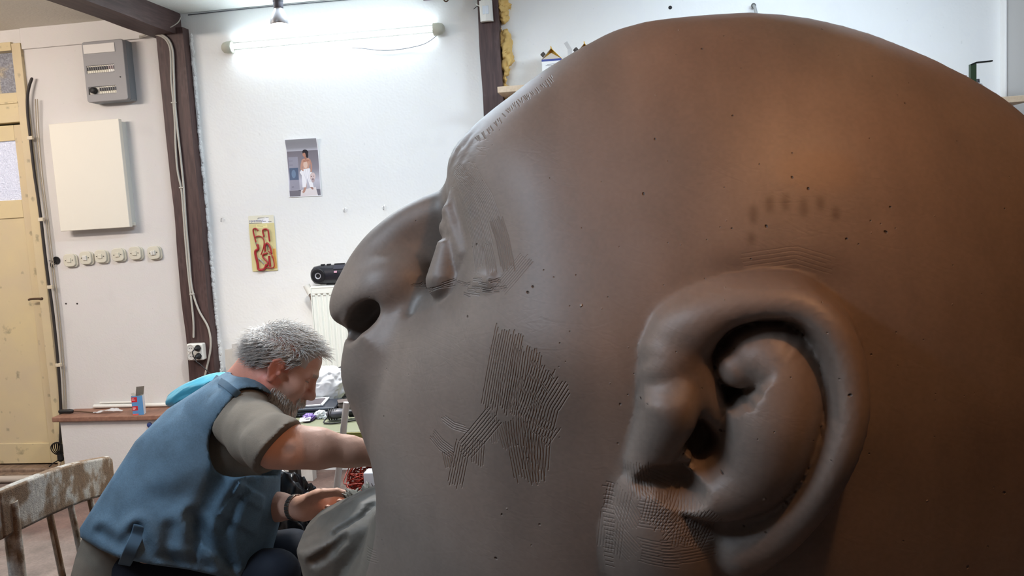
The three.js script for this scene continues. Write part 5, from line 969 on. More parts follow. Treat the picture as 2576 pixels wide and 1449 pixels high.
  part(o, 'print', g, std({ map: tex, roughness: 0.3 })); part(o, 'paper', g2, std({ color: 0xf0f0f0, roughness: 0.7, side: THREE.BackSide }));
}
{                                                         // blister card of small saws
  const a = onWall(620, 543), b = onWall(705, 681), w = 0.158, h = 0.328, o = thing('tool_pack', 'yellow blister card with red saw frames hanging on the wall', 'tool pack', V((a.x + b.x) / 2, (a.y + b.y) / 2, WALLZ + 0.004)); o.rotation.z = -0.006;
  const face = canvasTex(512, 1062, (c, W, H) => {
    c.fillStyle = '#d9cf96'; c.fillRect(0, 0, W, H); c.fillStyle = '#e6e3d0'; c.fillRect(0, 0, W, 150); c.fillStyle = '#f1f1f4'; c.fillRect(270, 40, 140, 110); c.fillStyle = '#3f4a86'; c.font = 'bold 50px sans-serif'; c.fillText('TOPOTOOLS', 12, 122);
    c.fillStyle = '#44424a'; c.fillRect(8, 138, 260, 10); c.fillRect(390, 122, 70, 9); c.fillStyle = '#555'; c.fillRect(290, 108, 60, 12); c.fillRect(350, 40, 60, 7);
    c.fillStyle = '#efe6a8'; c.fillRect(150, 170, 220, 60); c.fillStyle = '#77704a'; c.fillRect(165, 184, 170, 5); c.fillRect(165, 206, 120, 5); c.fillStyle = '#d8a24a'; c.fillRect(440, 640, 60, 380);
  });
  const cg = extrude(roundRect(w, h, 0.006), 0.0012, 0, [roundRect(0.045, 0.014, 0.006).map(([x, y]) => [x, y + h * 0.44])]), uv = cg.attributes.uv, cp = cg.attributes.position; for (let i = 0; i < cp.count; i++) uv.setXY(i, cp.getX(i) / w + 0.5, cp.getY(i) / h + 0.5);
  part(o, 'card', cg, std({ map: face, roughness: 0.5 }), 'printed yellow card');
  const red = plain(0xa5272c, 0.4), Q = (l) => l.map(([x, y]) => [(x / 1023 - 0.515) * 1.42 * w, (0.5 - (y - 100) / 1180) * h, 0.011]);
  const frames = [[[430, 410], [380, 370], [310, 380], [300, 430], [330, 560], [350, 650]], [[335, 550], [430, 530], [520, 550], [580, 620], [560, 760], [470, 920]], [[390, 720], [400, 800], [320, 840], [310, 900], [350, 1100], [370, 1240], [450, 1250], [540, 1220], [590, 1150]], [[590, 540], [575, 410], [650, 390], [710, 410], [730, 540], [740, 640]], [[590, 850], [600, 740], [660, 690], [720, 740], [760, 850], [770, 900]], [[640, 900], [520, 930], [520, 980], [600, 1060], [640, 1110], [615, 1160]], [[690, 860], [760, 930], [800, 1010], [800, 1200], [690, 1220], [610, 1200]]];
  frames.forEach((f, i) => part(o, 'saw_frame', tube(Q(f), [0.0045, 0.0036, 0.0075, 0.005, 0.0055, 0.005, 0.0035][i], 40, 8), red));
  for (const [x0, y0, x1, y1] of [[345, 650, 365, 740], [660, 720, 680, 830], [390, 1000, 540, 1130]]) { const [p0, p1] = Q([[x0, y0], [x1, y1]]); part(o, 'blade', rod(V(...p0), V(...p1), 0.0028), M.steel); }
  { const [p0, p1] = Q([[690, 960], [700, 1190]]); part(o, 'handle', rod(V(...p0), V(...p1), 0.0065), red); }
  part(o, 'blister', move(extrude(roundRect(w * 0.94, h * 0.8, 0.012), 0.018, 0.003), 0, -h * 0.07, 0.002), phys({ color: 0xffffff, roughness: 0.12, transmission: 1, thickness: 0, ior: 1.2 }), 'clear plastic bubble');
}
M.clear = phys({ color: 0xffffff, roughness: 0.15, transmission: 0.95, thickness: 0 });
function hook(px, py, label, clip) {
  const o = thing('suction_hook', label, 'hook', onWall(px, py, 0), 'clear suction hooks on the white wall');
  part(o, 'cup', spin(lathe([[0.0005, 0.005], [0.005, 0.005], [0.009, 0.003], [0.016, 0.0012], [0.0165, 0.0003], [0.0005, 0.0006]], 24), Math.PI / 2, 0, 0), M.clear);
  part(o, 'hook', tube([[0, 0.006, 0.008], [0, 0.004, 0.016], [0, -0.008, 0.018], [0.002, -0.014, 0.024], [0.003, -0.008, 0.03]], 0.0018, 30, 6), M.steel);
  if (clip) part(o, 'clip', [rod(V(0.001, -0.012, 0.022), V(0.004, -0.05, 0.016), 0.005, 0.0015), tube([[-0.004, -0.01, 0.022], [-0.006, -0.024, 0.02], [0.002, -0.03, 0.018], [0.007, -0.02, 0.02], [0.003, -0.01, 0.022]], 0.0015, 30, 6)], M.rust, 'small dangling metal clip');
}
hook(560, 552, 'clear suction hook left of the blister card, near the post');
hook(868, 528, 'clear suction hook with a small metal clip dangling from it');
hook(967, 522, 'clear suction hook half hidden just above the clay nose');
{
  const d = rectOn(0.11, 1209, 6, 1238, 50), o = thing('motion_sensor', 'white motion sensor at the top of the right brown post', 'sensor', V(d.c.x, d.c.y, WALLZ + 0.09)), w = 0.064, h = 0.105;
  part(o, 'bracket', [box(0.03, 0.045, 0.02, -0.012, h / 2 - 0.005, 0.008, 0.004), rod(V(-0.012, h / 2, 0.012), V(0, h / 2 - 0.012, 0.03), 0.01)], M.whitePlastic);
  const g = extrude([[-w / 2, 0], [w / 2, 0], [w / 2, 0.02], [w / 2 - 0.008, 0.032], [0, 0.038], [-w / 2 + 0.008, 0.032], [-w / 2, 0.02]], h, 0.002); spin(g, Math.PI / 2, 0, 0); spin(g, 0, 0, 0); move(g, 0, h / 2, 0.012);
  part(o, 'housing', spin(g, 0.06, 0, 0), M.whitePlastic);
  part(o, 'lens', box(0.034, 0.045, 0.006, 0, 0.0, 0.049, 0.003, [0.06, 0, 0]), plain(0xd5dde4, 0.25));
  part(o, 'lamp', box(0.003, 0.006, 0.003, 0.012, 0.035, 0.046, 0.001), M.black);
  part(o, 'wire', tube([[-0.014, 0.02, 0.02], [-0.04, 0.03, 0.03], [-0.055, 0.045, 0.01]], 0.0028, 30, 6), M.whitePlastic); part(o, 'wire', tube([[-0.04, 0.03, 0.03], [-0.058, 0.024, 0.02], [-0.068, 0.018, 0.015]], 0.0022, 30, 6), M.rubber);
}
{                                                         // foam
  seed(23); const list = [[1264, 8, 0.05], [1266, 24, 0.04], [1270, 40, 0.034], [1267, 88, 0.034], [1272, 108, 0.042], [1276, 122, 0.03], [1274, 140, 0.04], [1278, 150, 0.034], [1272, 168, 0.03], [1274, 182, 0.024], [1274, 198, 0.024], [1272, 212, 0.02], [1274, 240, 0.03]];
  const bs = list.map(([x, y, r]) => { const p = onWall(x, y, 0.02); return [p, r]; }), lo = onWall(1254, 262, 0), hi = onWall(1300, -12, 0);
  const f = (x, y, z) => { let d = 1e3; for (const [p, r] of bs) d = smin(d, (len3((x - p.x) * 1.35, y - p.y, (z - p.z) * 1.1) - r) * 0.75, 0.012); return d + 0.034 * fbm(x * 36, y * 36, z * 36, 3) + 0.005 * noise3(x * 90, y * 90, z * 90); };
  const g = surfaceNets(f, [-0.69, lo.y - 0.06, WALLZ - 0.02], [-0.53, CEIL, WALLZ + 0.09], 0.006); 
  solo('foam', boxUV(g), plain(0xdcb871, 0.75), 'hardened yellow expanding foam bulging along the right brown post', 'foam');
}
{                                                         // shelf with cartons
  struct('shelf_right', [block(-0.63, 0.25, 2.112, 2.144, WALLZ, WALLZ + 0.25, 0.003), block(-0.55, -0.53, 1.98, 2.112, WALLZ, WALLZ + 0.2, 0.003), block(0.18, 0.2, 1.98, 2.112, WALLZ, WALLZ + 0.2, 0.003)], M.shelfWood);
  const w = 0.105, h = 0.132, rise = 0.056, print = (side) => canvasTex(256, 340, (c, W, H) => {
    c.fillStyle = '#f3f3f0'; c.fillRect(0, 0, W, H); c.fillStyle = '#3d4c94'; c.fillRect(0, 0, W, 28); c.fillStyle = '#6d7078'; if (side) { for (const [y, a] of [[60, 190], [74, 150], [110, 170], [150, 120]]) c.fillRect(24, y, a, 8); c.fillRect(12, 250, 30, 26); } else for (const [y, x, a] of [[66, 70, 120], [84, 50, 150], [102, 88, 80]]) c.fillRect(x, y, a, 5);
  });
  const o = thing('drink_carton', 'yellow and white gable-top carton with a blue band, at the left on the shelf', 'carton', V(-0.343, 2.1445, WALLZ + 0.13), 'gable-top cartons on the shelf');
  const faceUV = (g) => { const p = g.attributes.position, n = g.attributes.normal, uv = []; for (let i = 0; i < p.count; i++) uv.push((Math.abs(n.getX(i)) > 0.5 ? p.getZ(i) : p.getX(i)) / w + 0.5, p.getY(i) / h); g.setAttribute('uv', new THREE.Float32BufferAttribute(uv, 2)); return g; };
  part(o, 'body', faceUV(block(-w / 2, w / 2, 0, h, -w / 2, w / 2 - 0.0006, 0.002)), std({ map: print(true), roughness: 0.45 }));
  part(o, 'front', faceUV(block(-w / 2 + 0.002, w / 2 - 0.002, 0.002, h, w / 2 - 0.001, w / 2, 0.0004)), std({ map: print(false), roughness: 0.45 }));
  const slope = Math.hypot(w / 2, rise), an = Math.atan2(rise, w / 2), yel = plain(0xe3b02c, 0.45), cream = plain(0xcfc4b4, 0.5);
  for (const s of [-1, 1]) part(o, 'roof_panel', box(slope, 0.002, w, s * w / 4, h + rise / 2, 0, 0.0006, [0, 0, -s * an]), s < 0 ? cream : yel, s < 0 ? 'sloping side of the gable' : undefined);
  const tri = (y0, wd, hh, z, tilt, m, n) => { const g = extrude([[-wd / 2, 0], [wd / 2, 0], [0, hh]], 0.0012, 0.0004); spin(g, tilt, 0, 0); move(g, 0, y0, z); part(o, n, g, m); };
  tri(h, w * 0.96, rise * 0.95, -w / 2 + 0.004, 0, yel, 'gable_end'); tri(h, w * 0.94, rise * 0.62, w / 2 - 0.003, -0.35, cream, 'folded_gable'); tri(h + 0.004, w * 0.9, rise * 0.9, w / 2 - 0.026, -0.1, yel, 'inner_gable');
  part(o, 'ridge', box(0.004, 0.012, w, 0, h + rise + 0.004, 0, 0.0008), yel); part(o, 'spout', rod(V(-w / 4 - 0.012, h + rise / 2 - 0.004, 0.01), V(-w / 4 - 0.026, h + rise / 2 + 0.012, 0.01), 0.012), plain(0x4a4440, 0.5), 'dark screw cap');
  const c2 = o.clone(); c2.name = numbered('drink_carton'); scene.add(c2); c2.position.set(-0.165, 2.1445, WALLZ + 0.185); tag(c2, 'second yellow gable-top carton, only its tip showing above the clay forehead', 'carton', 'gable-top cartons on the shelf');
  const s = thing('paper_scrap', 'small folded grey card standing beside the tip of the second carton', 'card', V(-0.243, 2.1445, WALLZ + 0.2)); part(s, 'leaf', [box(0.024, 0.17, 0.0015, 0, 0.085, 0, 0.0005, [0, 0.4, 0]), box(0.02, 0.05, 0.0015, -0.008, 0.185, 0.004, 0.0005, [0.2, 0.2, 0.5])], plain(0xc9c6c2, 0.6));
}
{                                                         // right end of the wall
  const d = structGroup('door_2', V(0, 0, WALLZ)), m = plain(0xd9d6d0, 0.6), p2 = plain(0xbcbbb6, 0.6);
  part(d, 'frame', [block(1.955, 2.06, 0, CEIL, 0, 0.05), block(2.06, 3.1, 2.5, CEIL, 0, 0.05)], m); part(d, 'edge', block(1.946, 1.958, 0, CEIL, 0, 0.056, 0.004), plain(0xeceae6, 0.5)); part(d, 'panel', block(2.07, 3.1, 0, 2.49, 0, 0.02), p2); part(d, 'moulding', block(2.06, 2.075, 0, 2.5, 0.0, 0.034), plain(0x8f897c, 0.6));
  struct('shelf_far', block(1.35, 1.9, 1.865, 1.895, WALLZ, WALLZ + 0.42, 0.003), M.shelfWood);
  const g = thing('metal_bracket', 'green metal upright with a dark bent arm on top, at the far right', 'bracket', V(1.695, 1.895, WALLZ + 0.3)), green = plain(0x33442f, 0.45, 0.3), dk = plain(0x2a2c2a, 0.4, 0.5);
  part(g, 'upright', box(0.028, 0.175, 0.022, 0, 0.0875, 0, 0.002), green); part(g, 'arm', [box(0.03, 0.008, 0.024, 0.002, 0.176, 0, 0.002, [0, 0, 0.35]), box(0.075, 0.007, 0.022, 0.05, 0.182, 0, 0.002, [0, 0, 0.03])], dk, 'dark bent flat arm'); part(g, 'foot', box(0.07, 0.006, 0.06, 0, 0.003, 0, 0.002), green);
  const b = thing('bottle', 'white plastic bottle behind the green upright at the right', 'bottle', V(1.745, 1.895, WALLZ + 0.22));
  part(b, 'body', lathe([[0.0005, 0], [0.028, 0], [0.03, 0.006], [0.03, 0.07], [0.024, 0.088], [0.012, 0.094], [0.012, 0.1]], 24), plain(0xe7eaee, 0.3)); part(b, 'cap', lathe([[0.0005, 0.112], [0.0125, 0.112], [0.0135, 0.1], [0.0135, 0.094]], 20), plain(0x5a5a60, 0.4));
  part(b, 'label', lathe([[0.0306, 0.02], [0.0308, 0.02], [0.0308, 0.05], [0.0306, 0.05]], 24), plain(0x55585e, 0.5));
  const r = thing('bottle', 'slim bottle with a red cap right behind the green upright', 'bottle', V(1.716, 1.895, WALLZ + 0.15)); part(r, 'body', lathe([[0.0005, 0], [0.018, 0], [0.019, 0.08], [0.009, 0.1], [0.008, 0.105]], 20), plain(0xcfd3d0, 0.3)); part(r, 'cap', lathe([[0.0005, 0.142], [0.0095, 0.142], [0.0105, 0.105], [0.0005, 0.104]], 18), plain(0xa2412f, 0.45));
  const wl = thing('wall_pipe', 'thin bent grey pipe stub on the wall above the crown of the clay head', 'pipe', onWall(1893, 20, 0)); part(wl, 'stub', tube([[0, 0, 0], [0, 0.004, 0.035], [0.004, -0.012, 0.05], [0.014, -0.05, 0.05], [0.03, -0.075, 0.045], [0.034, -0.12, 0.02]], 0.0075, 40, 10), plain(0x9fa09c, 0.5)); part(wl, 'collar', move(new THREE.TorusGeometry(0.009, 0.004, 8, 18), 0, 0.004, 0.036), plain(0x55544f, 0.5));
  solo('wall_hole', spin(lathe([[0.0005, 0.001], [0.005, 0.0012], [0.0075, 0.003], [0.01, 0.0005], [0.01, -0.002]], 14), Math.PI / 2, 0, 0), plain(0x2b2a2c, 0.9), 'small dark hole high in the wall above the clay head', 'hole', onWall(1686, 19, 0.001));
  const rg = thing('ceiling_ring', 'dark metal ring hanging at the top of the wall left of the sensor', 'ring', onWall(1122, -2, 0.05)); part(rg, 'ring', new THREE.TorusGeometry(0.012, 0.004, 8, 20), M.rust); part(rg, 'stem', rod(V(0, 0.012, 0), V(0, 0.012, -0.05), 0.004), M.rust);
  solo('dark_strip', box(0.075, 0.02, 0.02, 0, 0, 0, 0.003), plain(0x5b4f55, 0.6), 'short dark strip at the top edge of the wall', 'strip', onWall(1081, -5, 0.01));
}
{                                                         // radiator, radio
  const x0 = onWall(780, 717, 0.17).x, W = 1.0, H = 0.58, Y = 0.545, o = thing('radiator', 'white panel radiator with vertical flutes under the blister card', 'radiator', V(x0 + W / 2, Y, WALLZ)), m = plain(0xe8ebe4, 0.35);
  const pts = [], n = Math.round(W / 0.0333); pts.push([-W / 2, 0.12]); for (let i = 0; i < n; i++) { const a = -W / 2 + (i * W) / n, s = W / n; pts.push([a + s * 0.1, 0.16], [a + s * 0.55, 0.16], [a + s * 0.7, 0.152], [a + s * 0.95, 0.152]); } pts.push([W / 2, 0.16], [W / 2, 0.12]);
  const fg = extrude(pts.map(([x, z]) => [x, -z]), H - 0.05, 0); spin(fg, -Math.PI / 2, 0, 0); move(fg, 0, 0.012, 0);
  part(o, 'front_panel', [fg, block(-W / 2, W / 2, H - 0.045, H - 0.004, 0.12, 0.161, 0.006), block(-W / 2, W / 2, 0, 0.018, 0.12, 0.161, 0.006)], m);
  part(o, 'side_panel', block(-W / 2 - 0.004, -W / 2 + 0.002, 0.005, H - 0.002, 0.045, 0.163, 0.002), m); part(o, 'side_panel', block(W / 2 - 0.002, W / 2 + 0.004, 0.005, H - 0.002, 0.045, 0.163, 0.002), m);
  part(o, 'top_grille', [block(-W / 2, W / 2, H - 0.012, H, 0.04, 0.163, 0.003)], m); part(o, 'rear_panel', block(-W / 2, W / 2, 0, H - 0.01, 0.04, 0.07, 0.004), m);
  for (let i = 0; i < n; i++) part(o, 'slot', box(0.016, 0.006, 0.003, -W / 2 + ((i + 0.33) * W) / n, H - 0.053, 0.1605, 0.001), plain(0xa9a9a4, 0.6));
  const v = part(o, 'valve', [rod(V(-W / 2 - 0.005, H - 0.07, 0.1), V(-W / 2 - 0.035, H - 0.05, 0.1), 0.012), rod(V(-W / 2 - 0.03, H - 0.055, 0.1), V(-W / 2 - 0.018, H - 0.11, 0.09), 0.01), rod(V(-W / 2 - 0.018, H - 0.11, 0.09), V(-W / 2 - 0.015, H - 0.11, 0.003), 0.009)], plain(0x9b8f86, 0.4, 0.5)); part(v, 'valve_knob', [rod(V(-W / 2 - 0.03, H - 0.045, 0.1), V(-W / 2 - 0.05, H + 0.005, 0.102), 0.018, 0.02, 20)], M.whitePlastic, 'ribbed thermostat knob');
  part(o, 'bracket', [block(-0.4, -0.37, 0.05, H - 0.05, 0.003, 0.045), block(0.37, 0.4, 0.05, H - 0.05, 0.003, 0.045)], m); part(o, 'pipe', [rod(V(-W / 2 + 0.06, 0.01, 0.09), V(-W / 2 + 0.06, -Y + 0.002, 0.09), 0.01)], m);
  const rx = onWall(785, 690, 0.1).x, b = thing('radio', 'rounded black portable radio on top of the radiator', 'radio', V(rx + 0.19, Y + H + 0.002, WALLZ + 0.1)), bl = plain(0x23232a, 0.3);
  const body = lathe([[0.0005, -0.19], [0.035, -0.188], [0.052, -0.172], [0.058, -0.14], [0.06, 0], [0.058, 0.14], [0.052, 0.172], [0.035, 0.188], [0.0005, 0.19]], 32); spin(body, 0, 0, -Math.PI / 2); body.scale(1, 0.95, 0.85); move(body, 0, 0.0575, 0); part(b, 'body', body, bl);
  for (const s of [-1, 1]) { const sp = part(b, 'speaker', move(spin(lathe([[0.0005, 0.008], [0.02, 0.01], [0.038, 0.012], [0.041, 0.008], [0.041, -0.03]], 28), Math.PI / 2, s * -0.5, 0), s * 0.135, 0.056, 0.042), plain(0x17171b, 0.4)); part(sp, 'cone', move(spin(lathe([[0.0005, 0.004], [0.012, 0.009], [0.018, 0.0125], [0.018, 0.0115]], 20), Math.PI / 2, s * -0.5, 0), s * 0.135, 0.056, 0.042), plain(0x9a9ba3, 0.35)); }
  for (const [x, w2] of [[-0.12, 0.022], [-0.085, 0.022], [-0.02, 0.06], [0.05, 0.03]]) part(b, 'button', box(w2, 0.008, 0.02, x, 0.1155, 0.0, 0.002), M.black);
  part(b, 'deck_lid', [box(0.09, 0.006, 0.03, 0.0, 0.1, 0.036, 0.003, [0.9, 0, 0])], plain(0x3a3a44, 0.3)); part(b, 'sticker', box(0.018, 0.012, 0.001, -0.03, 0.075, 0.0525, 0.0004, [-0.35, 0, 0]), plain(0xb78a9c, 0.5)); part(b, 'foot', box(0.2, 0.006, 0.05, 0, 0.003, 0, 0.002), M.black);
}
{                                                         // wrapped panel leaning behind the man
  const x0 = onWall(570, 900, 0.14).x, o = thing('wrapped_panel', 'pale panel wrapped in cloudy plastic leaning against the wall behind the man', 'panel', V(x0 + 0.24, 0, WALLZ + 0.17)), top = onWall(640, 863, 0.14).y;
  const wob = (g, s) => { const p = g.attributes.position; for (let i = 0; i < p.count; i++) p.setZ(i, p.getZ(i) + 0.007 * fbm(p.getX(i) * 16 + s, p.getY(i) * 7, s, 3)); g.computeVertexNormals(); return boxUV(g); };
  const grid = (w, h, d, x, y) => { const g = new THREE.BoxGeometry(w, h, d, 24, 30, 2).toNonIndexed(); move(g, x, y, 0); return g; };
  const a = part(o, 'panel', grid(0.42, top - 0.01, 0.03, 0.03, top / 2), plain(0xcdc4ba, 0.6)); const w1 = part(o, 'wrap', wob(grid(0.445, top, 0.06, 0.03, top / 2), 3), phys({ color: 0xdedbd6, roughness: 0.3, transmission: 0.35, thickness: 0 }), 'wrinkled cloudy plastic'); const w2 = part(o, 'side_fold', wob(grid(0.07, top - 0.03, 0.05, -0.205, (top - 0.03) / 2), 7), phys({ color: 0xd9d5ce, roughness: 0.3, transmission: 0.3, thickness: 0 })); part(o, 'tape', box(0.1, 0.018, 0.064, -0.09, top - 0.006, 0, 0.002), plain(0x8f8681, 0.5), 'grey tape on the top edge');
  for (const q of [a, w1, w2]) q.rotation.x = -0.05;
}
// ---------------------------------------------------------------- the cluttered desk
const DY = 0.755;
{
  const o = thing('desk', 'pale green topped desk with a yellow edge behind the clay lips', 'desk', V(-1.0, 0, -2.98)), top = plain(0x7f8268, 0.45), edge = plain(0x7d7838, 0.5), leg = plain(0x4c4540, 0.6);
  part(o, 'desktop', block(-0.45, 0.62, DY - 0.028, DY, -0.27, 0.27, 0.004), top); part(o, 'edge_strip', block(-0.45, 0.62, DY - 0.03, DY - 0.003, 0.27, 0.276, 0.002), edge, 'yellowish front edge'); part(o, 'edge_strip', block(-0.45, 0.62, DY - 0.02, DY + 0.004, -0.276, -0.27, 0.002), plain(0xb5a83c, 0.5));
  for (const [x, z] of [[-0.42, -0.23], [0.58, -0.23], [-0.42, 0.23], [0.58, 0.23]]) part(o, 'leg', block(x - 0.02, x + 0.02, 0, DY - 0.028, z - 0.02, z + 0.02), leg); part(o, 'apron', block(-0.44, 0.6, DY - 0.1, DY - 0.028, 0.235, 0.255), leg);
}
{
  const on = (px, py, up = 0) => onY(px, py, DY + up).setY(DY);
  const lp = on(772, 1038), l = thing('laptop', 'closed black laptop on the desk beside the white bag', 'laptop', lp); l.rotation.y = 0.12;
  part(l, 'base', box(0.26, 0.018, 0.15, 0, 0.011, 0, 0.006), plain(0x1c1f27, 0.4)); part(l, 'lid', box(0.26, 0.014, 0.15, 0, 0.027, 0, 0.006), plain(0x262a35, 0.25)); for (let k = 0; k < 12; k++) part(l, 'vent', box(0.006, 0.004, 0.004, -0.02 + k * 0.012, 0.008, 0.075, 0.0008), plain(0x55586a, 0.4));
  const fr = thing('picture_frame', 'flat white-edged photo frame lying on the black laptop', 'frame', V(lp.x - 0.03, DY + 0.0345, lp.z - 0.005)); fr.rotation.y = 0.16;
  part(fr, 'border', [box(0.2, 0.006, 0.012, 0, 0.003, 0.06, 0.001), box(0.2, 0.006, 0.012, 0, 0.003, -0.06, 0.001), box(0.012, 0.006, 0.132, 0.1, 0.003, 0, 0.001), box(0.012, 0.006, 0.132, -0.1, 0.003, 0, 0.001)], plain(0xdedfe2, 0.4)); part(fr, 'picture', box(0.19, 0.003, 0.12, 0, 0.0018, 0, 0.0005), plain(0x4a3f44, 0.2));
  // white bag
  const bp = on(812, 1018), b = thing('plastic_bag', 'puffy translucent white plastic bag on the desk in front of the man\'s face', 'bag', V(bp.x, DY, lp.z - 0.135));
  const bg = ico(0.115, 24), q = bg.attributes.position; for (let i = 0; i < q.count; i++) { const v = V(q.getX(i), q.getY(i), q.getZ(i)), n = v.clone().normalize(), f = Math.abs(noise3(n.x * 2.4 + 3, n.y * 2.4, n.z * 2.4)) * 0.5 + Math.abs(noise3(n.x * 6, n.y * 6 + 4, n.z * 6)) * 0.22; v.multiplyScalar(1.06 - 0.32 * f); v.x *= 0.92; v.y *= 0.72; v.z *= 0.44; v.x += v.y * 0.25; v.y = Math.max(v.y + 0.074, 0.001); q.setXYZ(i, v.x, v.y, v.z); } bg.computeVertexNormals();
  part(b, 'film', boxUV(bg), phys({ color: 0xf6f9fc, roughness: 0.7, transmission: 0.12, thickness: 0 }));
  // small things at the front edge
  const crumple = (r, sx, sy, sz, s, amp = 0.5) => { const g = ico(r, 10), p = g.attributes.position; for (let i = 0; i < p.count; i++) { const v = V(p.getX(i), p.getY(i), p.getZ(i)), n = v.clone().normalize(); v.multiplyScalar(1 - amp * Math.abs(noise3(n.x * 3 + s, n.y * 3, n.z * 3)) - 0.25 * Math.abs(noise3(n.x * 8 + s, n.y * 8, n.z * 8))); p.setXYZ(i, v.x * sx, Math.max(0, v.y * sy + r * sy * 0.6), v.z * sz); } g.computeVertexNormals(); return boxUV(g); };
  const pk = thing('packet', 'small purple and white foil packet at the front edge of the desk', 'packet', on(777, 1058)); part(pk, 'pouch', crumple(0.03, 0.85, 0.6, 1.1, 2, 0.3), plain(0x7b62a8, 0.35), 'purple pouch'); part(pk, 'label', [box(0.042, 0.003, 0.02, -0.002, 0.012, 0.03, 0.001, [0.6, 0.1, 0]), box(0.016, 0.003, 0.004, 0.008, 0.0165, 0.03, 0.0005, [0.6, 0.1, 0])], plain(0xd4d2da, 0.4));
  const ts = thing('tissue', 'crumpled white paper tissue beside the purple packet', 'tissue', on(808, 1052)); part(ts, 'paper', [crumple(0.026, 1.2, 0.8, 0.8, 9, 0.8), move(crumple(0.016, 1.1, 0.6, 0.9, 4, 0.8), 0.024, 0, 0.01)], plain(0xeef2f3, 0.8));
  const mt = thing('electric_tool', 'grey and black hand tool with a trailing cord on the desk', 'tool', on(850, 1057)); mt.rotation.y = 0.2; mt.position.y += 0.006; const mb = new THREE.SphereGeometry(0.034, 24, 16); mb.scale(1.25, 0.55, 0.75); part(mt, 'body', move(mb, 0, 0.019, 0), plain(0x4e4d55, 0.45)); part(mt, 'grip', [rod(V(0.025, 0.018, -0.005), V(0.075, 0.018, -0.01), 0.012, 0.01)], M.black); for (let k = 0; k < 4; k++) part(mt, 'rib', move(spin(new THREE.TorusGeometry(0.02, 0.0022, 6, 20), 0, Math.PI / 2, 0), -0.03 + k * 0.009, 0.018, 0), M.black);
  part(mt, 'cord', tube([[-0.035, 0.012, 0.01], [-0.045, 0.0, 0.04], [-0.02, -0.0015, 0.06], [0.05, -0.0015, 0.045], [0.1, 0, 0.02], [0.11, 0.006, 0.0]], 0.003, 60, 6), M.black);
  const pc = thing('tool_case', 'worn brownish tool case lying behind the white pole', 'case', on(893, 1030)); pc.rotation.y = 0.42; part(pc, 'shell', box(0.13, 0.034, 0.06, 0, 0.018, 0, 0.01), plain(0x6e625c, 0.6)); part(pc, 'lid', box(0.128, 0.006, 0.058, 0, 0.038, 0, 0.003), plain(0x574c48, 0.6)); part(pc, 'latch', box(0.014, 0.014, 0.004, 0.02, 0.026, 0.031, 0.001), plain(0xa23b33, 0.4));
  const kb = thing('red_knob', 'small glossy red ball knob on the desk by the clay chin', 'knob', on(902, 1052)); part(kb, 'ball', move(new THREE.SphereGeometry(0.012, 18, 12), 0, 0.013, 0), plain(0xb02a26, 0.25)); part(kb, 'stem', rod(V(-0.01, 0.01, 0), V(-0.035, 0.009, 0), 0.005), M.black);
  const gl = thing('spectacles', 'dark folded spectacles lying on the desk left of the white pole', 'spectacles', on(860, 1026)); for (const s of [-1, 1]) { const rg2 = new THREE.TorusGeometry(0.021, 0.0022, 8, 24); rg2.scale(1, 0.75, 1); part(gl, 'rim', move(spin(rg2, -0.7, 0, 0), s * 0.026, 0.015, 0), M.black); } part(gl, 'bridge', tube([[-0.008, 0.017, 0.001], [0, 0.02, 0.002], [0.008, 0.017, 0.001]], 0.0018), M.black); for (const s of [-1, 1]) part(gl, 'temple', tube([[s * 0.046, 0.016, 0], [s * 0.04, 0.006, -0.03], [-s * 0.02, 0.003, -0.04]], 0.002), M.black);
  const yt = thing('yellow_strip', 'bright yellow plastic strip along the back of the desk', 'strip', on(900, 1013)); part(yt, 'strip', tube([[-0.03, 0.022, -0.01], [-0.01, 0.016, 0], [0.03, 0.008, 0.01], [0.1, 0.005, 0.015]], 0.008, 40, 8), plain(0xc9c52e, 0.45)); part(yt, 'cord', tube([[-0.03, 0.004, 0.03], [-0.01, 0.02, 0.02], [0.05, 0.03, 0.0], [0.08, 0.05, -0.02]], 0.003), M.black);
  const yb = onY(832, 985, DY), ys = thing('yellow_packaging', 'yellow and clear packaging standing behind the white bag', 'packaging', V(yb.x - 0.06, DY, -3.222)); part(ys, 'film', [crumple(0.07, 0.75, 1.0, 0.3, 14, 0.5)], phys({ color: 0xd8c690, roughness: 0.3, transmission: 0.3, thickness: 0 })); part(ys, 'print', [move(crumple(0.022, 1, 0.7, 0.5, 3, 0.4), -0.02, 0.085, 0.005), move(crumple(0.018, 1, 0.6, 0.5, 5, 0.4), 0.03, 0.05, 0.01)], plain(0xdcc52a, 0.5), 'yellow printed parts');
  const fp = thing('dark_board', 'narrow dark board standing upright at the back of the desk', 'board', V(onZ(844, 950, -3.2).x + 0.02, DY, -3.225)); part(fp, 'board', box(0.012, 0.135, 0.04, 0, 0.0675, 0, 0.002, [0, -0.15, 0]), plain(0x1a1a1e, 0.5)); part(fp, 'foot', box(0.03, 0.006, 0.04, 0, 0.003, 0, 0.002), M.black);
}
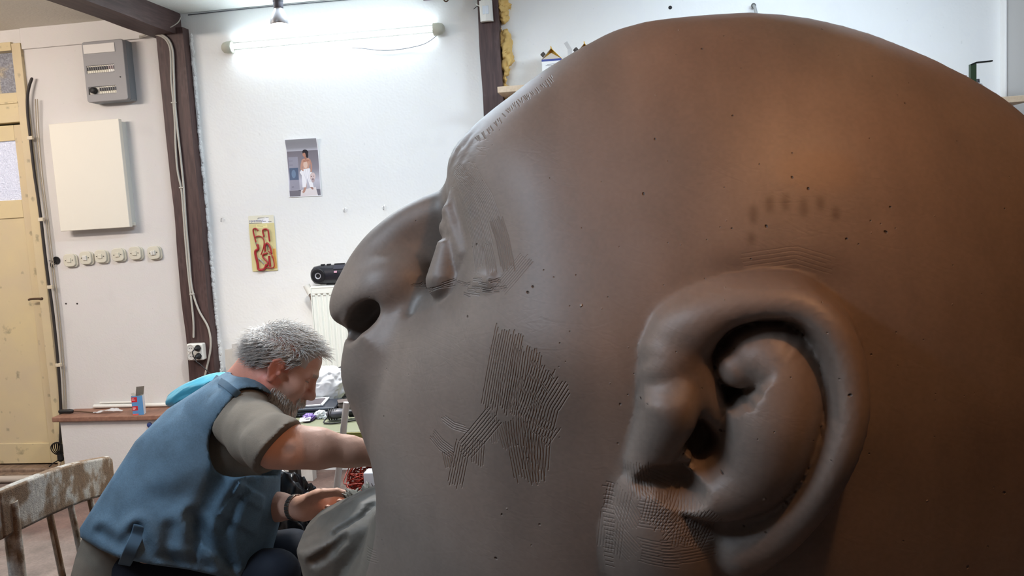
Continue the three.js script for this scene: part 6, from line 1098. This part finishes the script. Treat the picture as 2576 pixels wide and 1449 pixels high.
{                                                         // under and before the desk
  const a = at(872, 1012, 2.62), b0 = at(847, 1230, 2.64), dir = b0.clone().sub(a).normalize(), b = a.clone().addScaledVector(dir, (a.y - 0.001) / -dir.y), o = thing('white_pole', 'thin white scuffed pole standing in front of the desk', 'pole', V(b.x, 0, b.z));
  part(o, 'pole', rod(V(0, 0.002, 0), a.clone().sub(o.position), 0.0105, 0.0105, 16), plain(0xfafcfc, 0.45)); for (const [t, s] of [[0.42, 0.012], [0.53, 0.008], [0.8, 0.007]]) { const p = V(0, 0, 0).lerp(a.clone().sub(o.position), t); part(o, 'scuff', rod(p.clone().add(V(0.001, -s, 0.0015)), p.clone().add(V(0.0015, s, 0.0015)), 0.0098), plain(0x4a4440, 0.6)); }
  const sack = (name, label, pos, r, sx, sy, sz, m, s, knot) => { const t = thing(name, label, 'bag', pos), g = ico(r, 22), p = g.attributes.position; for (let i = 0; i < p.count; i++) { const v = V(p.getX(i), p.getY(i), p.getZ(i)), n = v.clone().normalize(); v.multiplyScalar(1.05 - 0.35 * Math.abs(noise3(n.x * 2.2 + s, n.y * 2.2, n.z * 2.2)) - 0.16 * Math.abs(noise3(n.x * 7 + s, n.y * 5, n.z * 7))); p.setXYZ(i, v.x * sx, Math.max(0.001, v.y * sy + r * sy * 0.8), v.z * sz); } g.computeVertexNormals(); part(t, 'film', boxUV(g), m); if (knot) part(t, 'knot', knot, m); return t; };
  sack('garbage_bag', 'big black plastic rubbish bag on the floor under the desk', V(-1.185, 0, -2.57), 0.187, 1.0, 1.98, 0.6, plain(0x15161b, 0.3), 5);
  const bx = thing('crate', 'grey crate under the desk holding tangled red wire', 'crate', V(-0.89, 0, -2.72)); part(bx, 'box', [block(-0.1, 0.1, 0, 0.012, -0.14, 0.14), block(-0.1, 0.1, 0, 0.5, -0.14, -0.13), block(-0.1, 0.1, 0, 0.5, 0.13, 0.14), block(-0.1, -0.09, 0, 0.5, -0.13, 0.13), block(0.09, 0.1, 0, 0.5, -0.13, 0.13)], plain(0x5d5f66, 0.6)); part(bx, 'filling', block(-0.09, 0.09, 0.012, 0.46, -0.13, 0.13), plain(0x4a3a36, 0.9));
  seed(77); const wires = []; for (let i = 0; i < 46; i++) { const cx = -0.02 + 0.1 * (rnd() - 0.5), cz = 0.06 * (rnd() - 0.5), rx = 0.06 + 0.09 * rnd(), rz = 0.05 + 0.06 * rnd(), y = 0.535 + 0.09 * rnd(), p0 = rnd() * 7, pts = []; for (let k = 0; k < 12; k++) { const t = p0 + k * 0.5; pts.push([clamp(cx + rx * Math.cos(t), -0.098, 0.098), y + 0.02 * Math.sin(t * 2 + i), clamp(cz + rz * Math.sin(t), -0.12, 0.12)]); } wires.push(tube(pts, 0.0019, 44, 5)); }
  for (const [x, h] of [[-0.06, 0.13], [-0.02, 0.15]]) wires.push(tube([[x - 0.03, 0.55, 0.05], [x - 0.02, 0.54 + h * 0.7, 0.07], [x + 0.06, 0.54 + h, 0.06], [x + 0.12, 0.54 + h * 0.8, 0.02]], 0.0024, 40, 6));
  const wt = solo('red_wire', wires, plain(0xa8321f, 0.5), 'tangle of thin red wire beside the white pole', 'wire', V(-0.89, 0, -2.72)); wt.userData.kind = 'stuff';
  const wb = at(934, 1184, 2.42), w = thing('white_block', 'white painted wooden post end standing behind the clay lower lip', 'block', V(wb.x + 0.012, 0, wb.z)); part(w, 'post', box(0.06, wb.y, 0.045, 0, wb.y / 2, 0, 0.003), plain(0xdadde2, 0.5)); part(w, 'crack', box(0.0025, 0.03, 0.002, -0.002, wb.y - 0.045, 0.0225, 0.0005, [0, 0, 0.3]), plain(0x6a6664, 0.7));
  const st = at(500, 1010, 2.95), bs = thing('blue_bag', 'turquoise plastic bag sticking out behind the man\'s back', 'bag', st);
  const bg = ico(0.1, 22), q = bg.attributes.position; for (let i = 0; i < q.count; i++) { const v = V(q.getX(i), q.getY(i), q.getZ(i)), n = v.clone().normalize(); v.multiplyScalar(1 - 0.16 * Math.abs(noise3(n.x * 1.6 + 1, n.y * 1.6, n.z * 1.6)) - 0.02 * noise3(n.x * 5, n.y * 5, n.z * 5)); q.setXYZ(i, v.x * 1.25, v.y * 0.42 + v.x * 0.42 + 0.045, v.z * 0.8); } bg.computeVertexNormals(); part(bs, 'film', boxUV(bg), phys({ color: 0x4fabc6, roughness: 0.4, transmission: 0.3, thickness: 0 }));
  const ms = thing('modelling_stand', 'modelling stand behind the man carrying the turquoise bag', 'stand', V(st.x + 0.01, 0, st.z + 0.02)); part(ms, 'top', box(0.16, 0.03, 0.2, 0, st.y - 0.034, 0, 0.004), M.sill); part(ms, 'column', block(-0.03, 0.03, 0.03, st.y - 0.048, -0.03, 0.03), M.sill); part(ms, 'foot', [box(0.26, 0.03, 0.05, 0, 0.015, 0), box(0.05, 0.03, 0.26, 0, 0.015, 0)], M.sill);
}
{                                                         // lump of clay on the lip, base of the head
  const o = thing('clay_scrap', 'torn scraps of grey clay held between finger and lip', 'clay', at(902, 1247, 2.27)); seed(5); const g = []; for (let k = 0; k < 7; k++) { const b = ico(0.02, 5), p = b.attributes.position; for (let i = 0; i < p.count; i++) { const f = 1 - 0.5 * Math.abs(noise3(p.getX(i) * 90 + k * 3, p.getY(i) * 90, p.getZ(i) * 90)); p.setXYZ(i, p.getX(i) * f * (1.4 + rnd()), p.getY(i) * f * 0.35, p.getZ(i) * f); } b.computeVertexNormals(); spin(b, 0.5 * rnd(), rnd() * 3, 0.3 + 0.4 * rnd()); move(b, 0.008 * k - 0.02, 0.002 * k - 0.012, 0.01 * (rnd() - 0.5)); g.push(b); } part(o, 'scrap', g, plain(0x77776e, 0.6));
  const s = thing('plinth', 'low plank plinth that the clay head stands on', 'plinth', V(0.3, 0, HEADZ)); for (let i = 0; i < 6; i++) part(s, 'plank', box(0.228, 0.03, 1.2, -0.575 + i * 0.23, 0.105, 0, 0.003), M.sill); for (const z of [-0.5, 0, 0.5]) part(s, 'bearer', box(1.38, 0.09, 0.08, 0, 0.045, z, 0.004), M.sill);
}
{                                                         // the chair the man sits on
  M.chairWood = std({ map: rep(fieldTex(512, (u, v) => { const n = tfbm(u, v, 5, 5, 131), k = sstep(0.4, 0.58, n), g = tnoise(u, v * 0.2, 90, 3), f = tnoise(u, v, 180, 5), d = 0.82 + 0.2 * g + 0.16 * f; return [mix(0.43, 0.64, k) * d, mix(0.34, 0.62, k) * d, mix(0.25, 0.585, k) * d]; }, true), 2.6, 2.6), bumpMap: rep(plasterBump, 3, 3), bumpScale: 0.002, roughness: 0.75 });
  const R = [[-12, 1298, 2.1], [60, 1266, 2.22], [130, 1236, 2.36], [200, 1212, 2.54], [258, 1198, 2.71], [276, 1194, 2.77]].map((p) => at(...p)), base = V((R[0].x + R[5].x) / 2 + 0.2, 0, (R[0].z + R[5].z) / 2);
  const o = thing('wooden_chair', 'clay-smeared wooden chair with a curved back rail at the lower left', 'chair', base), c = new THREE.CatmullRomCurve3(R.map((p) => p.clone().sub(base))), m = M.chairWood, N = 40, hgt = 0.13, th = 0.028, P = [], I = [], prof = roundRect(th, hgt, 0.011, 4), k = prof.length;
  for (let i = 0; i <= N; i++) { const p = c.getPoint(i / N), t = c.getTangent(i / N), s = V(t.z, 0, -t.x).normalize(), sc = 1 - 0.12 * sstep(0.95, 1, i / N); for (const [a, h2] of prof) P.push(p.x + s.x * a + 0.22 * s.x * h2 * 0, p.y + h2 * sc, p.z + s.z * a); }
  for (let i = 0; i < N; i++) for (let j = 0; j < k; j++) { const a = i * k + j, b = i * k + ((j + 1) % k); I.push(a, a + k, b, b, a + k, b + k); }
  for (const [e, f] of [[0, 0], [N, 1]]) { const o2 = e * k; for (let j = 1; j < k - 1; j++) f ? I.push(o2, o2 + j + 1, o2 + j) : I.push(o2, o2 + j, o2 + j + 1); }
  const rg = new THREE.BufferGeometry(); rg.setAttribute('position', new THREE.Float32BufferAttribute(P, 3)); rg.setIndex(I); rg.computeVertexNormals(); part(o, 'back_rail', boxUV(rg), m);
  const seatY = STOOL, foot = (p, dx) => V(p.x + dx, seatY - 0.01, p.z);
  for (const t of [0.36, 0.51, 0.66]) { const p = c.getPoint(t).add(V(0, -0.035, 0)); const g = rod(p, foot(p, 0.05), 0.0095, 0.0095, 10); part(o, 'spindle', boxUV(g), m); }
  const p0 = c.getPoint(0.1).add(V(0, 0.02, 0)), p1 = c.getPoint(0.96).add(V(0, -0.02, 0)); const legAt = []; for (const p of [p0, p1]) { const q = foot(p, 0.03); legAt.push(q); part(o, 'back_post', boxUV(rod(p, V(q.x - 0.03, 0.001, q.z), 0.021, 0.019, 14)), m); }
  const zc = (legAt[0].z + legAt[1].z) / 2, zw = Math.abs(legAt[0].z - legAt[1].z) + 0.05, xs = Math.min(legAt[0].x, legAt[1].x) - 0.03; part(o, 'seat', block(xs, xs + 0.43, seatY - 0.03, seatY, zc - zw / 2, zc + zw / 2, 0.012), m); for (const s of [-1, 1]) part(o, 'front_leg', boxUV(rod(V(xs + 0.39, seatY - 0.02, zc + s * (zw / 2 - 0.03)), V(xs + 0.4, 0.001, zc + s * (zw / 2 - 0.03)), 0.02, 0.016)), m);
}
renderer.render(scene, camera);
